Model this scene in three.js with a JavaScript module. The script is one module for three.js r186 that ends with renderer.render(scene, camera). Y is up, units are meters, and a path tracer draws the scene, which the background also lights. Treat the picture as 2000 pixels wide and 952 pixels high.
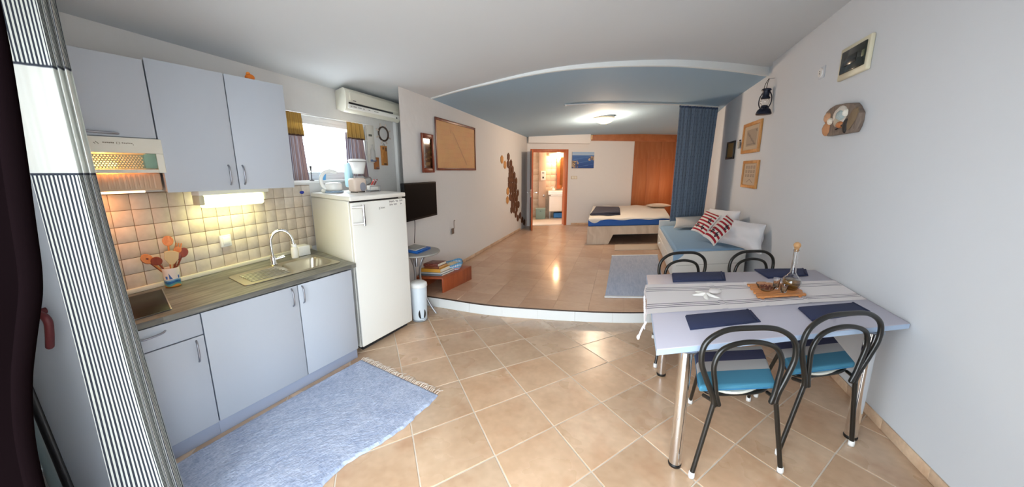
import * as THREE from 'three';
import { RoundedBoxGeometry } from 'three/addons/geometries/RoundedBoxGeometry.js';
import { mergeGeometries, mergeVertices, toCreasedNormals } from 'three/addons/utils/BufferGeometryUtils.js';
import { RectAreaLightUniformsLib } from 'three/addons/lights/RectAreaLightUniformsLib.js';

// ---------- camera, sky, exposure ----------
RectAreaLightUniformsLib.init();
const scene = new THREE.Scene();
const camera = new THREE.PerspectiveCamera(2 * Math.atan(476 / 705) * 180 / Math.PI, 2000 / 952, 0.05, 60);
camera.position.set(0, 1.68, 0);
{ // 16.6 degrees to the left of the long axis of the room, 11.5 degrees down
  const yaw = 16.6403 * Math.PI / 180, pitch = 11.4661 * Math.PI / 180;
  camera.rotation.set(-pitch, yaw, 0, 'YXZ');
}
scene.add(camera);
scene.background = new THREE.Color(0.87, 0.95, 1.0);     // even overcast sky
scene.backgroundIntensity = 18;
const renderer = new THREE.WebGLRenderer();
renderer.toneMapping = THREE.LinearToneMapping;
renderer.toneMappingExposure = 0.54;
renderer.shadowMap.enabled = true;
// daylight through the open balcony door behind the camera
const door_daylight = new THREE.RectAreaLight(0xdeecff, 4, 2.2, 2.1);
door_daylight.position.set(-0.55, 1.15, 0.12); door_daylight.lookAt(-0.55, 1.15, -5); door_daylight.name = 'door_daylight';
scene.add(door_daylight);

// ---------- helpers ----------
let seed = 7;
const rnd = () => { seed = (seed + 0x6d2b79f5) | 0; let t = Math.imul(seed ^ (seed >>> 15), 1 | seed); t = (t + Math.imul(t ^ (t >>> 7), 61 | t)) ^ t; return ((t ^ (t >>> 14)) >>> 0) / 4294967296; };
const rr = (a, b) => a + (b - a) * rnd();
const V = (x, y, z) => new THREE.Vector3(x, y, z);
const used = {};
const numbered = (n) => { const k = used[n] = (used[n] ?? -1) + 1; return k ? n + '_' + String(k).padStart(3, '0') : n; };
const rebase = [];
function tag(o, label, category, group) { o.userData = { label, category }; if (group) o.userData.group = group; return o; }
function thing(name, label, category, group) {
  const g = new THREE.Group(); g.name = numbered(name); scene.add(g); rebase.push(g); return tag(g, label, category, group);
}
function part(name, geo, mat, parent, label) {
  const m = new THREE.Mesh(Array.isArray(geo) ? merge(geo) : geo, mat); 
  m.name = name; m.castShadow = m.receiveShadow = true; if (label) m.userData.label = label; parent.add(m); return m;
}
function one(name, geo, mat, label, category, group) {
  const m = part(numbered(name), geo, mat, scene); rebase.push(m); return tag(m, label, category, group);
}
function struct(name, geo, mat, parent = scene) {
  const m = part(parent === scene ? numbered(name) : name, geo, mat, parent); if (parent === scene) m.userData = { kind: 'structure' }; return m;
}
function merge(list) {
  const gs = list.map((g) => { let q = g.index ? g.toNonIndexed() : g.clone(); for (const k of Object.keys(q.attributes)) if (!['position', 'normal', 'uv'].includes(k)) q.deleteAttribute(k);
    if (!q.attributes.normal) q.computeVertexNormals();
    if (!q.attributes.uv) q.setAttribute('uv', new THREE.BufferAttribute(new Float32Array(q.attributes.position.count * 2), 2)); return q; });
  return mergeGeometries(gs);
}
const crease = (g, a = 0.7) => toCreasedNormals(g.index ? g.toNonIndexed() : g, a);
// uv in metres from the way each face points
function metreUV(g, k = 1, ou = 0, ov = 0) {
  if (g.index) g = g.toNonIndexed();
  const p = g.attributes.position, uv = new Float32Array(p.count * 2), a = V(), b = V(), c = V(), n = V();
  for (let i = 0; i < p.count; i += 3) {
    a.fromBufferAttribute(p, i); b.fromBufferAttribute(p, i + 1); c.fromBufferAttribute(p, i + 2);
    n.subVectors(b, a).cross(c.clone().sub(a));
    const x = Math.abs(n.x), y = Math.abs(n.y), z = Math.abs(n.z);
    [a, b, c].forEach((v, j) => { const [u, w] = y >= x && y >= z ? [v.z, v.x] : x >= z ? [v.z, v.y] : [v.x, v.y]; uv[(i + j) * 2] = u * k + ou; uv[(i + j) * 2 + 1] = w * k + ov; });
  }
  g.setAttribute('uv', new THREE.BufferAttribute(uv, 2)); return g;
}
// a footprint of four floor corners (front left, front right, back right, back left): s metres along the front, d metres in from it
class Plan {
  constructor(FL, FR, BR, BL) { this.c = [FL, FR, BR, BL]; const l = (p, q) => Math.hypot(p[0] - q[0], p[1] - q[1]); this.W = l(FL, FR); this.D = (l(FL, BL) + l(FR, BR)) / 2; }
  at(s, y, d) { const u = s / this.W, v = d / this.D, [a, b, c, e] = this.c, f = (i) => (1 - v) * ((1 - u) * a[i] + u * b[i]) + v * ((1 - u) * e[i] + u * c[i]); return V(f(0), y, f(1)); }
  map(g, cr = 0.7) { const p = g.attributes.position, v = V(); for (let i = 0; i < p.count; i++) { v.fromBufferAttribute(p, i); const q = this.at(v.x, v.y, -v.z); p.setXYZ(i, q.x, q.y, q.z); } return cr ? crease(g, cr) : (g.computeVertexNormals(), g); }
  box(s0, s1, y0, y1, d0, d1, r = 0.003, seg = 1) {
    const w = s1 - s0, h = y1 - y0, e = d1 - d0, m = Math.min(w, h, e) / 2.01;
    const g = r > 0 ? new RoundedBoxGeometry(w, h, e, seg, Math.min(r, m)) : new THREE.BoxGeometry(w, h, e);
    return this.map(g.translate((s0 + s1) / 2, (y0 + y1) / 2, -(d0 + d1) / 2));
  }
  panel(s0, s1, y0, y1, d) { return this.map(new THREE.PlaneGeometry(s1 - s0, y1 - y0).translate((s0 + s1) / 2, (y0 + y1) / 2, -d)); }
  ring(s0, s1, y0, y1, w, d0, d1, r = 0.003) { return merge([this.box(s0, s0 + w, y0, y1, d0, d1, r), this.box(s1 - w, s1, y0, y1, d0, d1, r), this.box(s0 + w, s1 - w, y0, y0 + w, d0, d1, r), this.box(s0 + w, s1 - w, y1 - w, y1, d0, d1, r)]); }
  full(y0, y1, r, seg) { return this.box(0, this.W, y0, y1, 0, this.D, r, seg); }
}
const wallPlan = (a, b, depth = 0.2) => { const dx = b[0] - a[0], dz = b[1] - a[1], L = Math.hypot(dx, dz), n = [dz / L * depth, -dx / L * depth]; return new Plan(a, b, [b[0] + n[0], b[1] + n[1]], [a[0] + n[0], a[1] + n[1]]); };
const bx = (w, h, d, x, y, z, r = 0.003, seg = 1) => { const g = r > 0 ? new RoundedBoxGeometry(w, h, d, seg, Math.min(r, Math.min(w, h, d) / 2.01)) : new THREE.BoxGeometry(w, h, d); return g.translate(x, y, z); };
const tube = (pts, r, closed = false, seg = 0, rad = 10, type = 'centripetal') => {
  const c = new THREE.CatmullRomCurve3(pts.map((p) => Array.isArray(p) ? V(...p) : p), closed, type); const n = seg || pts.length * 8;
  const g = new THREE.TubeGeometry(c, n, r, rad, closed); if (closed) return g;
  return merge([g, ...[0, 1].map((t) => new THREE.SphereGeometry(r, rad, 6).translate(...c.getPoint(t).toArray()))]);
};
const bar = (a, b, r, r2 = r, rad = 12) => { const A = Array.isArray(a) ? V(...a) : a, B = Array.isArray(b) ? V(...b) : b, d = B.clone().sub(A), L = d.length(); const g = new THREE.CylinderGeometry(r2, r, L, rad); g.applyQuaternion(new THREE.Quaternion().setFromUnitVectors(V(0, 1, 0), d.normalize())); return g.translate(...A.add(B).multiplyScalar(0.5).toArray()); };
const lathe = (pts, x, y, z, seg = 28) => new THREE.LatheGeometry(pts.map((p) => new THREE.Vector2(p[0], p[1])), seg).translate(x, y, z);
const ball = (r, x, y, z, sx = 1, sy = 1, sz = 1) => new THREE.SphereGeometry(r, 16, 12).scale(sx, sy, sz).translate(x, y, z);
// a flat outline in the floor plane, thick from y0 to y1
function slab(outline, y0, y1, holes = [], bevel = 0) {
  const sh = new THREE.Shape(outline.map(([x, z]) => new THREE.Vector2(x, -z)));
  for (const h of holes) sh.holes.push(new THREE.Path(h.map(([x, z]) => new THREE.Vector2(x, -z))));
  const g = new THREE.ExtrudeGeometry(sh, { depth: y1 - y0 - 2 * bevel, bevelEnabled: bevel > 0, bevelThickness: bevel, bevelSize: bevel, bevelOffset: -bevel, bevelSegments: 1, curveSegments: 8 });
  return g.rotateX(-Math.PI / 2).translate(0, y0 + bevel, 0);
}
// a wall of a given height with openings [s0, s1, y0, y1]
function wallGeo(plan, top, holes = [], y0 = 0, topEnd = top) {
  const W = plan.W, sh = new THREE.Shape([[0, y0], [W, y0], [W, topEnd], [0, top]].map((p) => new THREE.Vector2(...p)));
  for (const [a, b, c, d] of holes) sh.holes.push(new THREE.Path([[a, c], [a, d], [b, d], [b, c]].map((p) => new THREE.Vector2(...p))));
  return metreUV(plan.map(new THREE.ExtrudeGeometry(sh, { depth: plan.D, bevelEnabled: false }).translate(0, 0, -plan.D), 0.3));
}
// a soft cushion: centre, half-length vectors along its sides, half thickness; uv 0..1 over its face
function pillow(C, u, v, t, pinch = 0.10, N = 18, wob = 0) {
  const n = u.clone().cross(v).normalize(), pos = [], uv = [], idx = [];
  for (const s of [1, -1]) {
    const o = pos.length / 3;
    for (let j = 0; j <= N; j++) for (let i = 0; i <= N; i++) {
      const a = Math.sin((i / N - 0.5) * Math.PI), b = Math.sin((j / N - 0.5) * Math.PI);
      const k = Math.pow(Math.max(0, (1 - a * a) * (1 - b * b)), 0.38), pa = a * (1 - pinch * (1 - b * b) * a * a), pb = b * (1 - pinch * (1 - a * a) * b * b);
      const w = wob ? wob * (Math.sin(a * 5 + b * 3.1) * 0.5 + Math.sin(b * 7 - a * 2.3) * 0.4 + Math.sin(a * 11 + b * 8) * .25) * k : 0;
      const p = C.clone().addScaledVector(u, pa).addScaledVector(v, pb).addScaledVector(n, s * t * k + w);
      pos.push(p.x, p.y, p.z); uv.push((a + 1) / 2, (b + 1) / 2);
    }
    for (let j = 0; j < N; j++) for (let i = 0; i < N; i++) { const q = o + j * (N + 1) + i, r = q + 1, e = q + N + 1, f = e + 1; s > 0 ? idx.push(q, r, f, q, f, e) : idx.push(q, f, r, q, e, f); }
  }
  const g = new THREE.BufferGeometry(); g.setAttribute('position', new THREE.Float32BufferAttribute(pos, 3)); g.setAttribute('uv', new THREE.Float32BufferAttribute(uv, 2)); g.setIndex(idx); g.computeVertexNormals(); return g;
}
// a sheet from a function of (a, b) in 0..1
function sheet(f, nu, nv, uvf) {
  const pos = [], uv = [], idx = [];
  for (let j = 0; j <= nv; j++) for (let i = 0; i <= nu; i++) { const p = f(i / nu, j / nv); pos.push(p.x, p.y, p.z); const q = uvf ? uvf(i / nu, j / nv) : [i / nu, j / nv]; uv.push(...q); }
  for (let j = 0; j < nv; j++) for (let i = 0; i < nu; i++) { const a = j * (nu + 1) + i, b = a + 1, c = a + nu + 1, d = c + 1; idx.push(a, b, d, a, d, c); }
  const g = new THREE.BufferGeometry(); g.setAttribute('position', new THREE.Float32BufferAttribute(pos, 3)); g.setAttribute('uv', new THREE.Float32BufferAttribute(uv, 2)); g.setIndex(idx); g.computeVertexNormals(); return g;
}

// ---------- textures ----------
const hash = (x, y, s) => { let h = Math.imul(x | 0, 374761393) + Math.imul(y | 0, 668265263) + Math.imul(s | 0, 2147483647 ^ 912271); h = Math.imul(h ^ (h >>> 13), 1274126177); return ((h ^ (h >>> 16)) >>> 0) / 4294967296; };
function noise(x, y, per, s) { // value noise that repeats after per cells
  const ix = Math.floor(x), iy = Math.floor(y), fx = x - ix, fy = y - iy, w = (t) => t * t * (3 - 2 * t), m = (a) => ((a % per) + per) % per;
  const a = hash(m(ix), m(iy), s), b = hash(m(ix + 1), m(iy), s), c = hash(m(ix), m(iy + 1), s), d = hash(m(ix + 1), m(iy + 1), s), u = w(fx), v = w(fy);
  return a + (b - a) * u + (c - a) * v + (a - b - c + d) * u * v;
}
const fbm = (u, v, f, o, s) => { let r = 0, k = 0.5, n = 0; for (let i = 0; i < o; i++) { r += k * noise(u * f, v * f, f, s + i * 17); n += k; k *= 0.55; f *= 2; } return r / n; };
function dataTex(w, h, f, srgb = true, rx = 1, ry = 1) {
  const d = new Uint8Array(w * h * 4);
  for (let y = 0; y < h; y++) for (let x = 0; x < w; x++) { const c = f(x / w, y / h), o = (y * w + x) * 4; d[o] = c[0]; d[o + 1] = c[1]; d[o + 2] = c[2]; d[o + 3] = 255; }
  const t = new THREE.DataTexture(d, w, h); t.wrapS = t.wrapT = THREE.RepeatWrapping; t.magFilter = THREE.LinearFilter; t.repeat.set(rx, ry); if (srgb) t.colorSpace = THREE.SRGBColorSpace; t.needsUpdate = true; return t;
}
function canvasTex(w, h, draw) {
  const c = document.createElement('canvas'); c.width = w; c.height = h; const x = c.getContext('2d'); draw(x, w, h);
  const t = new THREE.CanvasTexture(c); t.colorSpace = THREE.SRGBColorSpace; t.wrapS = t.wrapT = THREE.RepeatWrapping; return t;
}
const clampB = (v) => Math.max(0, Math.min(255, v));
const mixC = (a, b, t) => a.map((v, i) => clampB(v + (b[i] - v) * t));
const plasterBump = dataTex(256, 256, (u, v) => { const n = 255 * fbm(u, v, 12, 4, 3); return [n, n, n]; }, false, 0.8, 0.8);
const stoneTex = dataTex(512, 512, (u, v) => {
  const n = fbm(u, v, 4, 5, 11), m = fbm(u, v, 10, 4, 29), p = fbm(u, v, 48, 2, 41);
  let c = mixC([203, 172, 142], [222, 196, 168], Math.min(1, Math.max(0, (n - 0.32) * 2.6)));
  c = mixC(c, [192, 150, 118], Math.max(0, Math.min(1, (m - 0.5) * 2.4)) * 0.6); return c.map((q) => clampB(q + (p - 0.5) * 16));
});
const softStone = dataTex(256, 256, (u, v) => { const n = fbm(u, v, 4, 5, 13), p = fbm(u, v, 40, 2, 43); return mixC([210, 176, 148], [226, 196, 170], Math.min(1, Math.max(0, (n - 0.3) * 2))).map((q) => clampB(q + (p - 0.5) * 12)); });
const stoneBump = dataTex(256, 256, (u, v) => { const n = 255 * fbm(u, v, 8, 5, 77); return [n, n, n]; }, false);
const stoneRough = dataTex(256, 256, (u, v) => { const n = 60 + 110 * fbm(u, v, 6, 4, 99); return [n, n, n]; }, false);
const wallTileTex = dataTex(256, 256, (u, v) => { const n = fbm(u, v, 8, 4, 5), m = fbm(u, v, 40, 2, 8); return mixC([198, 184, 168], [218, 207, 194], n).map((q) => clampB(q + (m - 0.5) * 14)); });
function woodTex(a, b, sd, fx = 3, fy = 40, knots = 1) {
  return dataTex(256, 512, (u, v) => { const w = fbm(u, v, 3, 3, sd) * knots, n = noise(u * fy + w * 6, v * fx, fy, sd + 5), m = noise(u * fy * 3, v * fx * 3, fy * 3, sd + 9); return mixC(a, b, Math.min(1, n * 0.7 + m * 0.35)); });
}
const worktopTex = dataTex(512, 512, (u, v) => { // streaks run along u
  const n = fbm(u, v * 1, 4, 3, 61), s = noise(u * 6 + n * 2, v * 70, 70, 62), s2 = noise(u * 20, v * 140, 140, 66); return mixC([74, 74, 69], [150, 149, 140], Math.min(1, Math.max(0, s * 0.6 + s2 * 0.25 + n * 0.35 - 0.1)));
});
const orangeWood = woodTex([190, 118, 72], [212, 142, 94], 21, 2, 24), darkFrame = woodTex([88, 34, 18], [126, 56, 32], 22, 3, 30), reddish = woodTex([168, 84, 46], [196, 108, 64], 23, 3, 24), paleWood = woodTex([206, 182, 156], [228, 208, 186], 24, 2, 30), oak = woodTex([186, 126, 62], [214, 160, 96], 25, 3, 24), hexWood = woodTex([82, 50, 30], [118, 76, 48], 26, 4, 20), spoonTex = woodTex([196, 112, 48], [226, 152, 84], 27, 3, 16), driftTex = woodTex([104, 90, 80], [140, 124, 112], 28, 3, 36), boardTex = woodTex([190, 118, 62], [216, 148, 88], 29, 3, 20);
const weave = dataTex(128, 128, (u, v) => { const n = 255 * (0.5 + 0.25 * Math.sin(u * 64 * Math.PI) + 0.25 * Math.sin(v * 64 * Math.PI)); return [n, n, n]; }, false);
const rugTex = dataTex(512, 512, (u, v) => { const n = fbm(u, v, 10, 3, 31), a = noise(u * 150, v * 50, 150, 33), b = noise(u * 80, v * 220, 220, 35); return mixC([140, 154, 184], [204, 212, 228], Math.min(1, Math.max(0, n * 0.4 + a * 0.45 + b * 0.35 - 0.15))); });
const paleRug = dataTex(256, 256, (u, v) => { const n = fbm(u, v, 10, 3, 31), b = noise(u * 12, v * 120, 120, 35); return mixC([166, 178, 204], [210, 216, 230], Math.min(1, Math.max(0, n * 0.5 + b * 0.5))); });
const rugBump = dataTex(512, 512, (u, v) => { const n = 255 * (0.55 * noise(u * 150, v * 50, 150, 33) + 0.45 * noise(u * 80, v * 220, 220, 35)); return [n, n, n]; }, false);

// ---------- materials ----------
const srgb = (r, g, b) => new THREE.Color().setRGB(r / 255, g / 255, b / 255, THREE.SRGBColorSpace);
const M = (c, rough = 0.6, o = {}) => new THREE.MeshPhysicalMaterial({ color: Array.isArray(c) ? srgb(...c) : c, roughness: rough, ...o });
const T = (map, rough = 0.5, o = {}) => new THREE.MeshPhysicalMaterial({ map, roughness: rough, ...o });
const rep = (t, x, y, ou = 0, ov = 0) => { const c = t.clone(); c.repeat.set(x, y); c.offset.set(ou, ov); c.needsUpdate = true; return c; };
const wallM = M([222, 220, 217], 0.9, { bumpMap: plasterBump, bumpScale: 0.004 });
const wallRM = M([211, 215, 220], 0.85, { bumpMap: plasterBump, bumpScale: 0.003 });
const ceilM = M([212, 216, 219], 0.95, { bumpMap: plasterBump, bumpScale: 0.002 });
const soffitM = M([160, 190, 212], 0.8, { bumpMap: plasterBump, bumpScale: 0.002 });
const whiteM = M([232, 232, 230], 0.45), whiteGloss = M([236, 236, 232], 0.25), creamM = M([226, 222, 208], 0.35), greyM = M([150, 152, 154], 0.5), blackM = M([16, 16, 18], 0.4), darkM = M([28, 30, 34], 0.6);
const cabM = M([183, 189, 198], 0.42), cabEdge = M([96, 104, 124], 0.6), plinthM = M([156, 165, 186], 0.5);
const steel = M([205, 205, 202], 0.24, { metalness: 1 }), chrome = M([225, 226, 228], 0.08, { metalness: 1 }), satin = M([176, 178, 184], 0.35, { metalness: 1 }), sinkSteel = M([188, 182, 166], 0.3, { metalness: 1 });
const groutM = M([214, 204, 190], 0.9), groutDark = M([146, 122, 100], 0.95), groutUp = M([176, 150, 130], 0.8);
const tileMs = [[255, 255, 255], [246, 242, 238], [255, 248, 242], [240, 238, 236]].map((c) => new THREE.MeshPhysicalMaterial({ map: stoneTex, color: srgb(...c), roughnessMap: stoneRough, roughness: 0.72, bumpMap: stoneBump, bumpScale: 0.0012, clearcoat: 0.25, clearcoatRoughness: 0.22 }));
const upMs = [[232, 223, 217], [228, 218, 211], [234, 226, 220]].map((c) => new THREE.MeshPhysicalMaterial({ map: softStone, color: srgb(...c), roughness: 0.5, bumpMap: stoneBump, bumpScale: 0.0004, clearcoat: 0.45, clearcoatRoughness: 0.12 }));
const wtMs = [[255, 255, 255], [247, 245, 242], [255, 250, 244]].map((c) => new THREE.MeshPhysicalMaterial({ map: wallTileTex, color: srgb(...c), roughness: 0.45 }));
const skirtM = T(rep(stoneTex, 1.2, 1.2), 0.4);
const worktopM = T(rep(worktopTex, 1, 1), 0.38);
const orangeM = T(rep(orangeWood, 1.2, 0.5), 0.5, { color: srgb(214, 206, 200) }), frameRed = T(rep(darkFrame, 2, 1), 0.35), doorWood = T(rep(reddish, 3, 1), 0.4), paleM = T(rep(paleWood, 0.6, 1.2), 0.5), oakM = T(rep(oak, 4, 2), 0.4), hexM = T(rep(hexWood, 5, 4), 0.6), hexPale = T(rep(oak, 5, 4), 0.6), shelfM = T(rep(reddish, 1.5, 1), 0.45, { color: srgb(222, 206, 196) }), spoonM = T(rep(spoonTex, 6, 6), 0.5), spoonDark = T(rep(reddish, 6, 6), 0.5, { color: srgb(190, 150, 130) }), driftM = T(rep(driftTex, 3, 3), 0.8, { bumpMap: driftTex, bumpScale: 0.004 }), boardM = T(rep(boardTex, 5, 5), 0.45);
const tubeM = M([24, 23, 20], 0.34, { clearcoat: 0.15, clearcoatRoughness: 0.15 });
const navy = M([42, 50, 82], 0.95, { bumpMap: rep(weave, 12, 12), bumpScale: 0.001, sheen: 0.3, sheenColor: srgb(80, 90, 130) });
const glassM = new THREE.MeshPhysicalMaterial({ color: 0xffffff, transmission: 1, roughness: 0.03, thickness: 0.004, ior: 1.5 }), paneM = new THREE.MeshPhysicalMaterial({ color: 0xffffff, transmission: 1, roughness: 0.0, thickness: 0 });
const glow = (r, g, b, k) => new THREE.MeshStandardMaterial({ color: srgb(r, g, b), emissive: srgb(r, g, b), emissiveIntensity: k, roughness: 0.5 });

// ---------- the room ----------
const mainY = (x) => 2.62 + 0.113 * (x + 2.5);                                   // ceiling rises a little towards the right wall
const sofY = (x, z) => 2.62 + 0.094 * (x + 2.5) + 0.013 * (z + 4.56) - 0.0139 * (x + 2.5) * Math.max(0, -z - 8.3);            // lowered grey-blue panel over the raised part
const lift = (g, f) => { const p = g.attributes.position; for (let i = 0; i < p.count; i++) p.setY(i, f(p.getX(i), p.getY(i), p.getZ(i))); g.computeVertexNormals(); return g; };
const UP = 0.13;                                                                 // height of the raised floor
const KW = wallPlan([-3.08, 0.6], [-3.08, -4.8]), BWL = new Plan([-2.5, -3.83], [-2.5, -9.85], [-2.7, -9.85], [-2.7, -4.164]), JOG = new Plan([-3.08, -4.8], [-2.5, -3.83], [-2.52, -4.1], [-3.08, -5.05]);
const BACK = wallPlan([-2.5, -9.82], [1.93, -11.99]), FAR = wallPlan([1.93, -11.98], [1.93, -4.5]), NEAR = wallPlan([1.84, -5.3], [1.615, 0.6]), FRONT = wallPlan([1.66, -0.5], [-3.08, -0.5]);
const wallL = struct('wall_left', wallGeo(KW, 2.6, [[3.36, 4.46, 1.575, 2.24]]), wallM);
struct('wall_left_far', [wallGeo(BWL, 2.66), wallGeo(JOG, 2.62, [], 0, 2.66)], wallM);
struct('wall_back', wallGeo(BACK, 2.7, [[0.15, 1.1, 0.1, 2.2]], 0, 3.05), wallM);
struct('wall_right_far', wallGeo(FAR, 3.14), wallRM);
{ // its end by the lantern leans back with height
  const P = wallPlan([1.872, -6.15], [1.615, 0.6]), sh = new THREE.Shape([[1.32, 0], [P.W, 0], [P.W, 3.16], [0.08, 3.16]].map((p) => new THREE.Vector2(...p)));
  struct('wall_right', metreUV(P.map(new THREE.ExtrudeGeometry(sh, { depth: P.D, bevelEnabled: false }).translate(0, 0, -P.D)), 0.3), wallRM);
}
struct('wall_front', wallGeo(FRONT, 3.14, [[1.1, 3.42, 0, 2.25]], 0, 2.6), wallM);
struct('ceiling', metreUV(lift(slab([[-3.3, 0.85], [2.1, 0.85], [2.1, -12.3], [-3.3, -12.3]], 0, 0.12), (x, y) => y + mainY(x)), 0.3), ceilM);
const arc = (pts, n) => new THREE.CatmullRomCurve3(pts.map(([x, z]) => V(x, 0, z)), false, 'centripetal').getSpacedPoints(n).map((p) => [p.x, p.z]);
const edge = arc([[-2.5, -4.59], [-2.05, -4.47], [-1.641, -4.40], [-0.991, -4.34], [-0.426, -4.46], [0.425, -4.93], [1.09, -5.51], [1.95, -6.42]], 48);
const edgeZ = (x) => { let k = 0; while (k < 47 && edge[k + 1][0] < x) k++; const [p, q] = [edge[k], edge[k + 1]]; return p[1] + (q[1] - p[1]) * Math.max(0, Math.min(1, (x - p[0]) / (q[0] - p[0]))); };
const sofSheet = (o) => sheet((a, v) => { const x = -2.5 + 4.44 * a, z0 = edgeZ(x), z1 = -9.95 - 0.49 * (x + 2.5), z = z0 + (z1 - z0) * v; return V(x, sofY(x, z) + o, z); }, 40, 40);
struct('ceiling_panel', metreUV(merge([sofSheet(0), sofSheet(0.015)]), 0.3), soffitM);
struct('trim_1', lift(slab([...edge.map(([x, z]) => [x + 0.01, z + 0.035]), ...edge.slice().reverse()], 0, 1), (x, y, z) => (y < 0.5 ? sofY(x, z) - 0.008 : mainY(x) + 0.005)), M([236, 240, 240], 0.6));

// clip a convex outline by another convex outline (both counter-clockwise in x, -z)
const area = (p) => p.reduce((s, [x, z], i) => { const [a, b] = p[(i + 1) % p.length]; return s + (x * -b - a * -z); }, 0) / 2;
function clip(poly, by) {
  if (area(by) < 0) by = by.slice().reverse(); let out = poly;
  for (let i = 0; i < by.length && out.length; i++) {
    const [ax, az] = by[i], [bx_, bz] = by[(i + 1) % by.length], side = ([x, z]) => (bx_ - ax) * (-z + az) - (-bz + az) * (x - ax), src = out; out = [];
    src.forEach((p, k) => { const q = src[(k + 1) % src.length], a = side(p), b = side(q); if (a >= 0) out.push(p); if ((a >= 0) !== (b >= 0)) { const t = a / (a - b); out.push([p[0] + (q[0] - p[0]) * t, p[1] + (q[1] - p[1]) * t]); } });
  }
  return out;
}
const shrink = (poly, d) => { const cx = poly.reduce((s, p) => s + p[0], 0) / poly.length, cz = poly.reduce((s, p) => s + p[1], 0) / poly.length; return poly.map(([x, z]) => { const l = Math.hypot(x - cx, z - cz); return [x + (cx - x) / l * d, z + (cz - z) / l * d]; }); };
function tileGeo(poly, y0, y1, c = 0.0025) { // chamfered slab
  if (area(poly) < 0) poly = poly.slice().reverse();
  const top = shrink(poly, c * 1.4), pos = [], n = poly.length, P = (p, y) => [p[0], y, p[1]], tri = (...v) => v.forEach((q) => pos.push(...q));
  for (let i = 0; i < n; i++) { const j = (i + 1) % n; tri(P(poly[i], y0), P(poly[j], y0), P(poly[j], y1 - c)); tri(P(poly[i], y0), P(poly[j], y1 - c), P(poly[i], y1 - c)); tri(P(poly[i], y1 - c), P(poly[j], y1 - c), P(top[j], y1)); tri(P(poly[i], y1 - c), P(top[j], y1), P(top[i], y1)); if (i && i < n - 1) tri(P(top[0], y1), P(top[i], y1), P(top[j], y1)); }
  const g = new THREE.BufferGeometry(); g.setAttribute('position', new THREE.Float32BufferAttribute(pos, 3)); g.computeVertexNormals(); return metreUV(g, 0.55, rnd() * 9, rnd() * 9);
}
// lower floor: stone tiles laid on the diagonal
const floor = struct('floor', slab([[-3.08, 0.8], [1.9, 0.8], [1.9, -4.9], [-3.08, -4.9]], -0.12, -0.0035), groutM);
{
  const at = (i, j) => { const k = i * j / (1 + 0.07 * Math.abs(i * j)); return [-0.61 + i * 0.27 + j * 0.295 - 0.003 * k, -2.42 + i * 0.305 - j * 0.325 - 0.03 * k]; };
  const room = [[-3.07, 0.6], [1.63, 0.6], [1.83, -4.9], [-3.07, -4.9]];
  for (let i = -9; i <= 9; i++) for (let j = -9; j <= 9; j++) {
    const q = [at(i, j), at(i + 1, j), at(i + 1, j + 1), at(i, j + 1)], cx = (q[0][0] + q[2][0]) / 2, cz = (q[0][1] + q[2][1]) / 2;
    if (cx < -3.2 || cx > 2 || cz > 0.8 || cz < -4.35) continue;
    const p = clip(area(q) < 0 ? q.reverse() : q, room); if (p.length < 3 || Math.abs(area(p)) < 0.004) continue;
    part('tile', tileGeo(shrink(p, 0.0055), -0.012, rr(-0.0006, 0)), tileMs[Math.floor(rnd() * 4)], floor);
  }
}
// raised floor with a gently bowed white riser
const bow = arc([[-2.5, -3.86], [-2.16, -3.84], [-1.45, -3.78], [-0.84, -3.83], [-0.1, -3.95], [0.36, -4.08], [1.3, -4.5], [1.90, -4.81]], 44);
const upper = struct('floor_raised', slab([...bow.map(([x, z]) => [x, z - 0.012]), [1.94, -5.3], [1.94, -11.99], [-2.5, -9.85]], -0.004, UP - 0.0024), groutUp);
{
  const out = [...bow.map(([x, z]) => [x, z + 0.004]), [1.925, -5.3], [1.925, -11.96], [-2.495, -9.83]];
  const hull = out.filter((p, i) => { if (i === 0 || i >= 45) return true; return true; });
  for (let i = 0; i < 12; i++) for (let j = 0; j < 21; j++) {
    const x = -2.62 + i * 0.39, z = -3.74 - j * 0.395 - (i > 6 && j === 0 ? 0 : 0), q = [[x, z], [x + 0.39, z], [x + 0.39, z - 0.395], [x, z - 0.395]];
    const p = clip(q, hull); if (p.length < 3 || Math.abs(area(p)) < 0.003) continue;
    part('tile', tileGeo(shrink(p, 0.0014), UP - 0.004, UP + rr(-0.0004, 0), 0.0012), upMs[Math.floor(rnd() * 3)], upper);
  }
  const riserM = M([226, 229, 228], 0.4, { bumpMap: stoneBump, bumpScale: 0.0006 }), nosing = M([58, 40, 30], 0.5);
  for (let k = 0; k < 44; k += 4) {
    const a = bow.slice(k, k + 5); a[0] = [a[0][0] + 0.0015, a[0][1]];
    part('riser_tile', metreUV(slab([...a.map(([x, z]) => [x, z + 0.008]), ...a.slice().reverse().map(([x, z]) => [x, z - 0.011])], 0, UP - 0.016), 1, rnd(), rnd()), riserM, upper);
  }
  part('nosing', slab([...bow.map(([x, z]) => [x, z + 0.012]), ...bow.slice().reverse().map(([x, z]) => [x, z + 0.0045])], UP - 0.015, UP - 0.001), nosing, upper);
}
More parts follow.
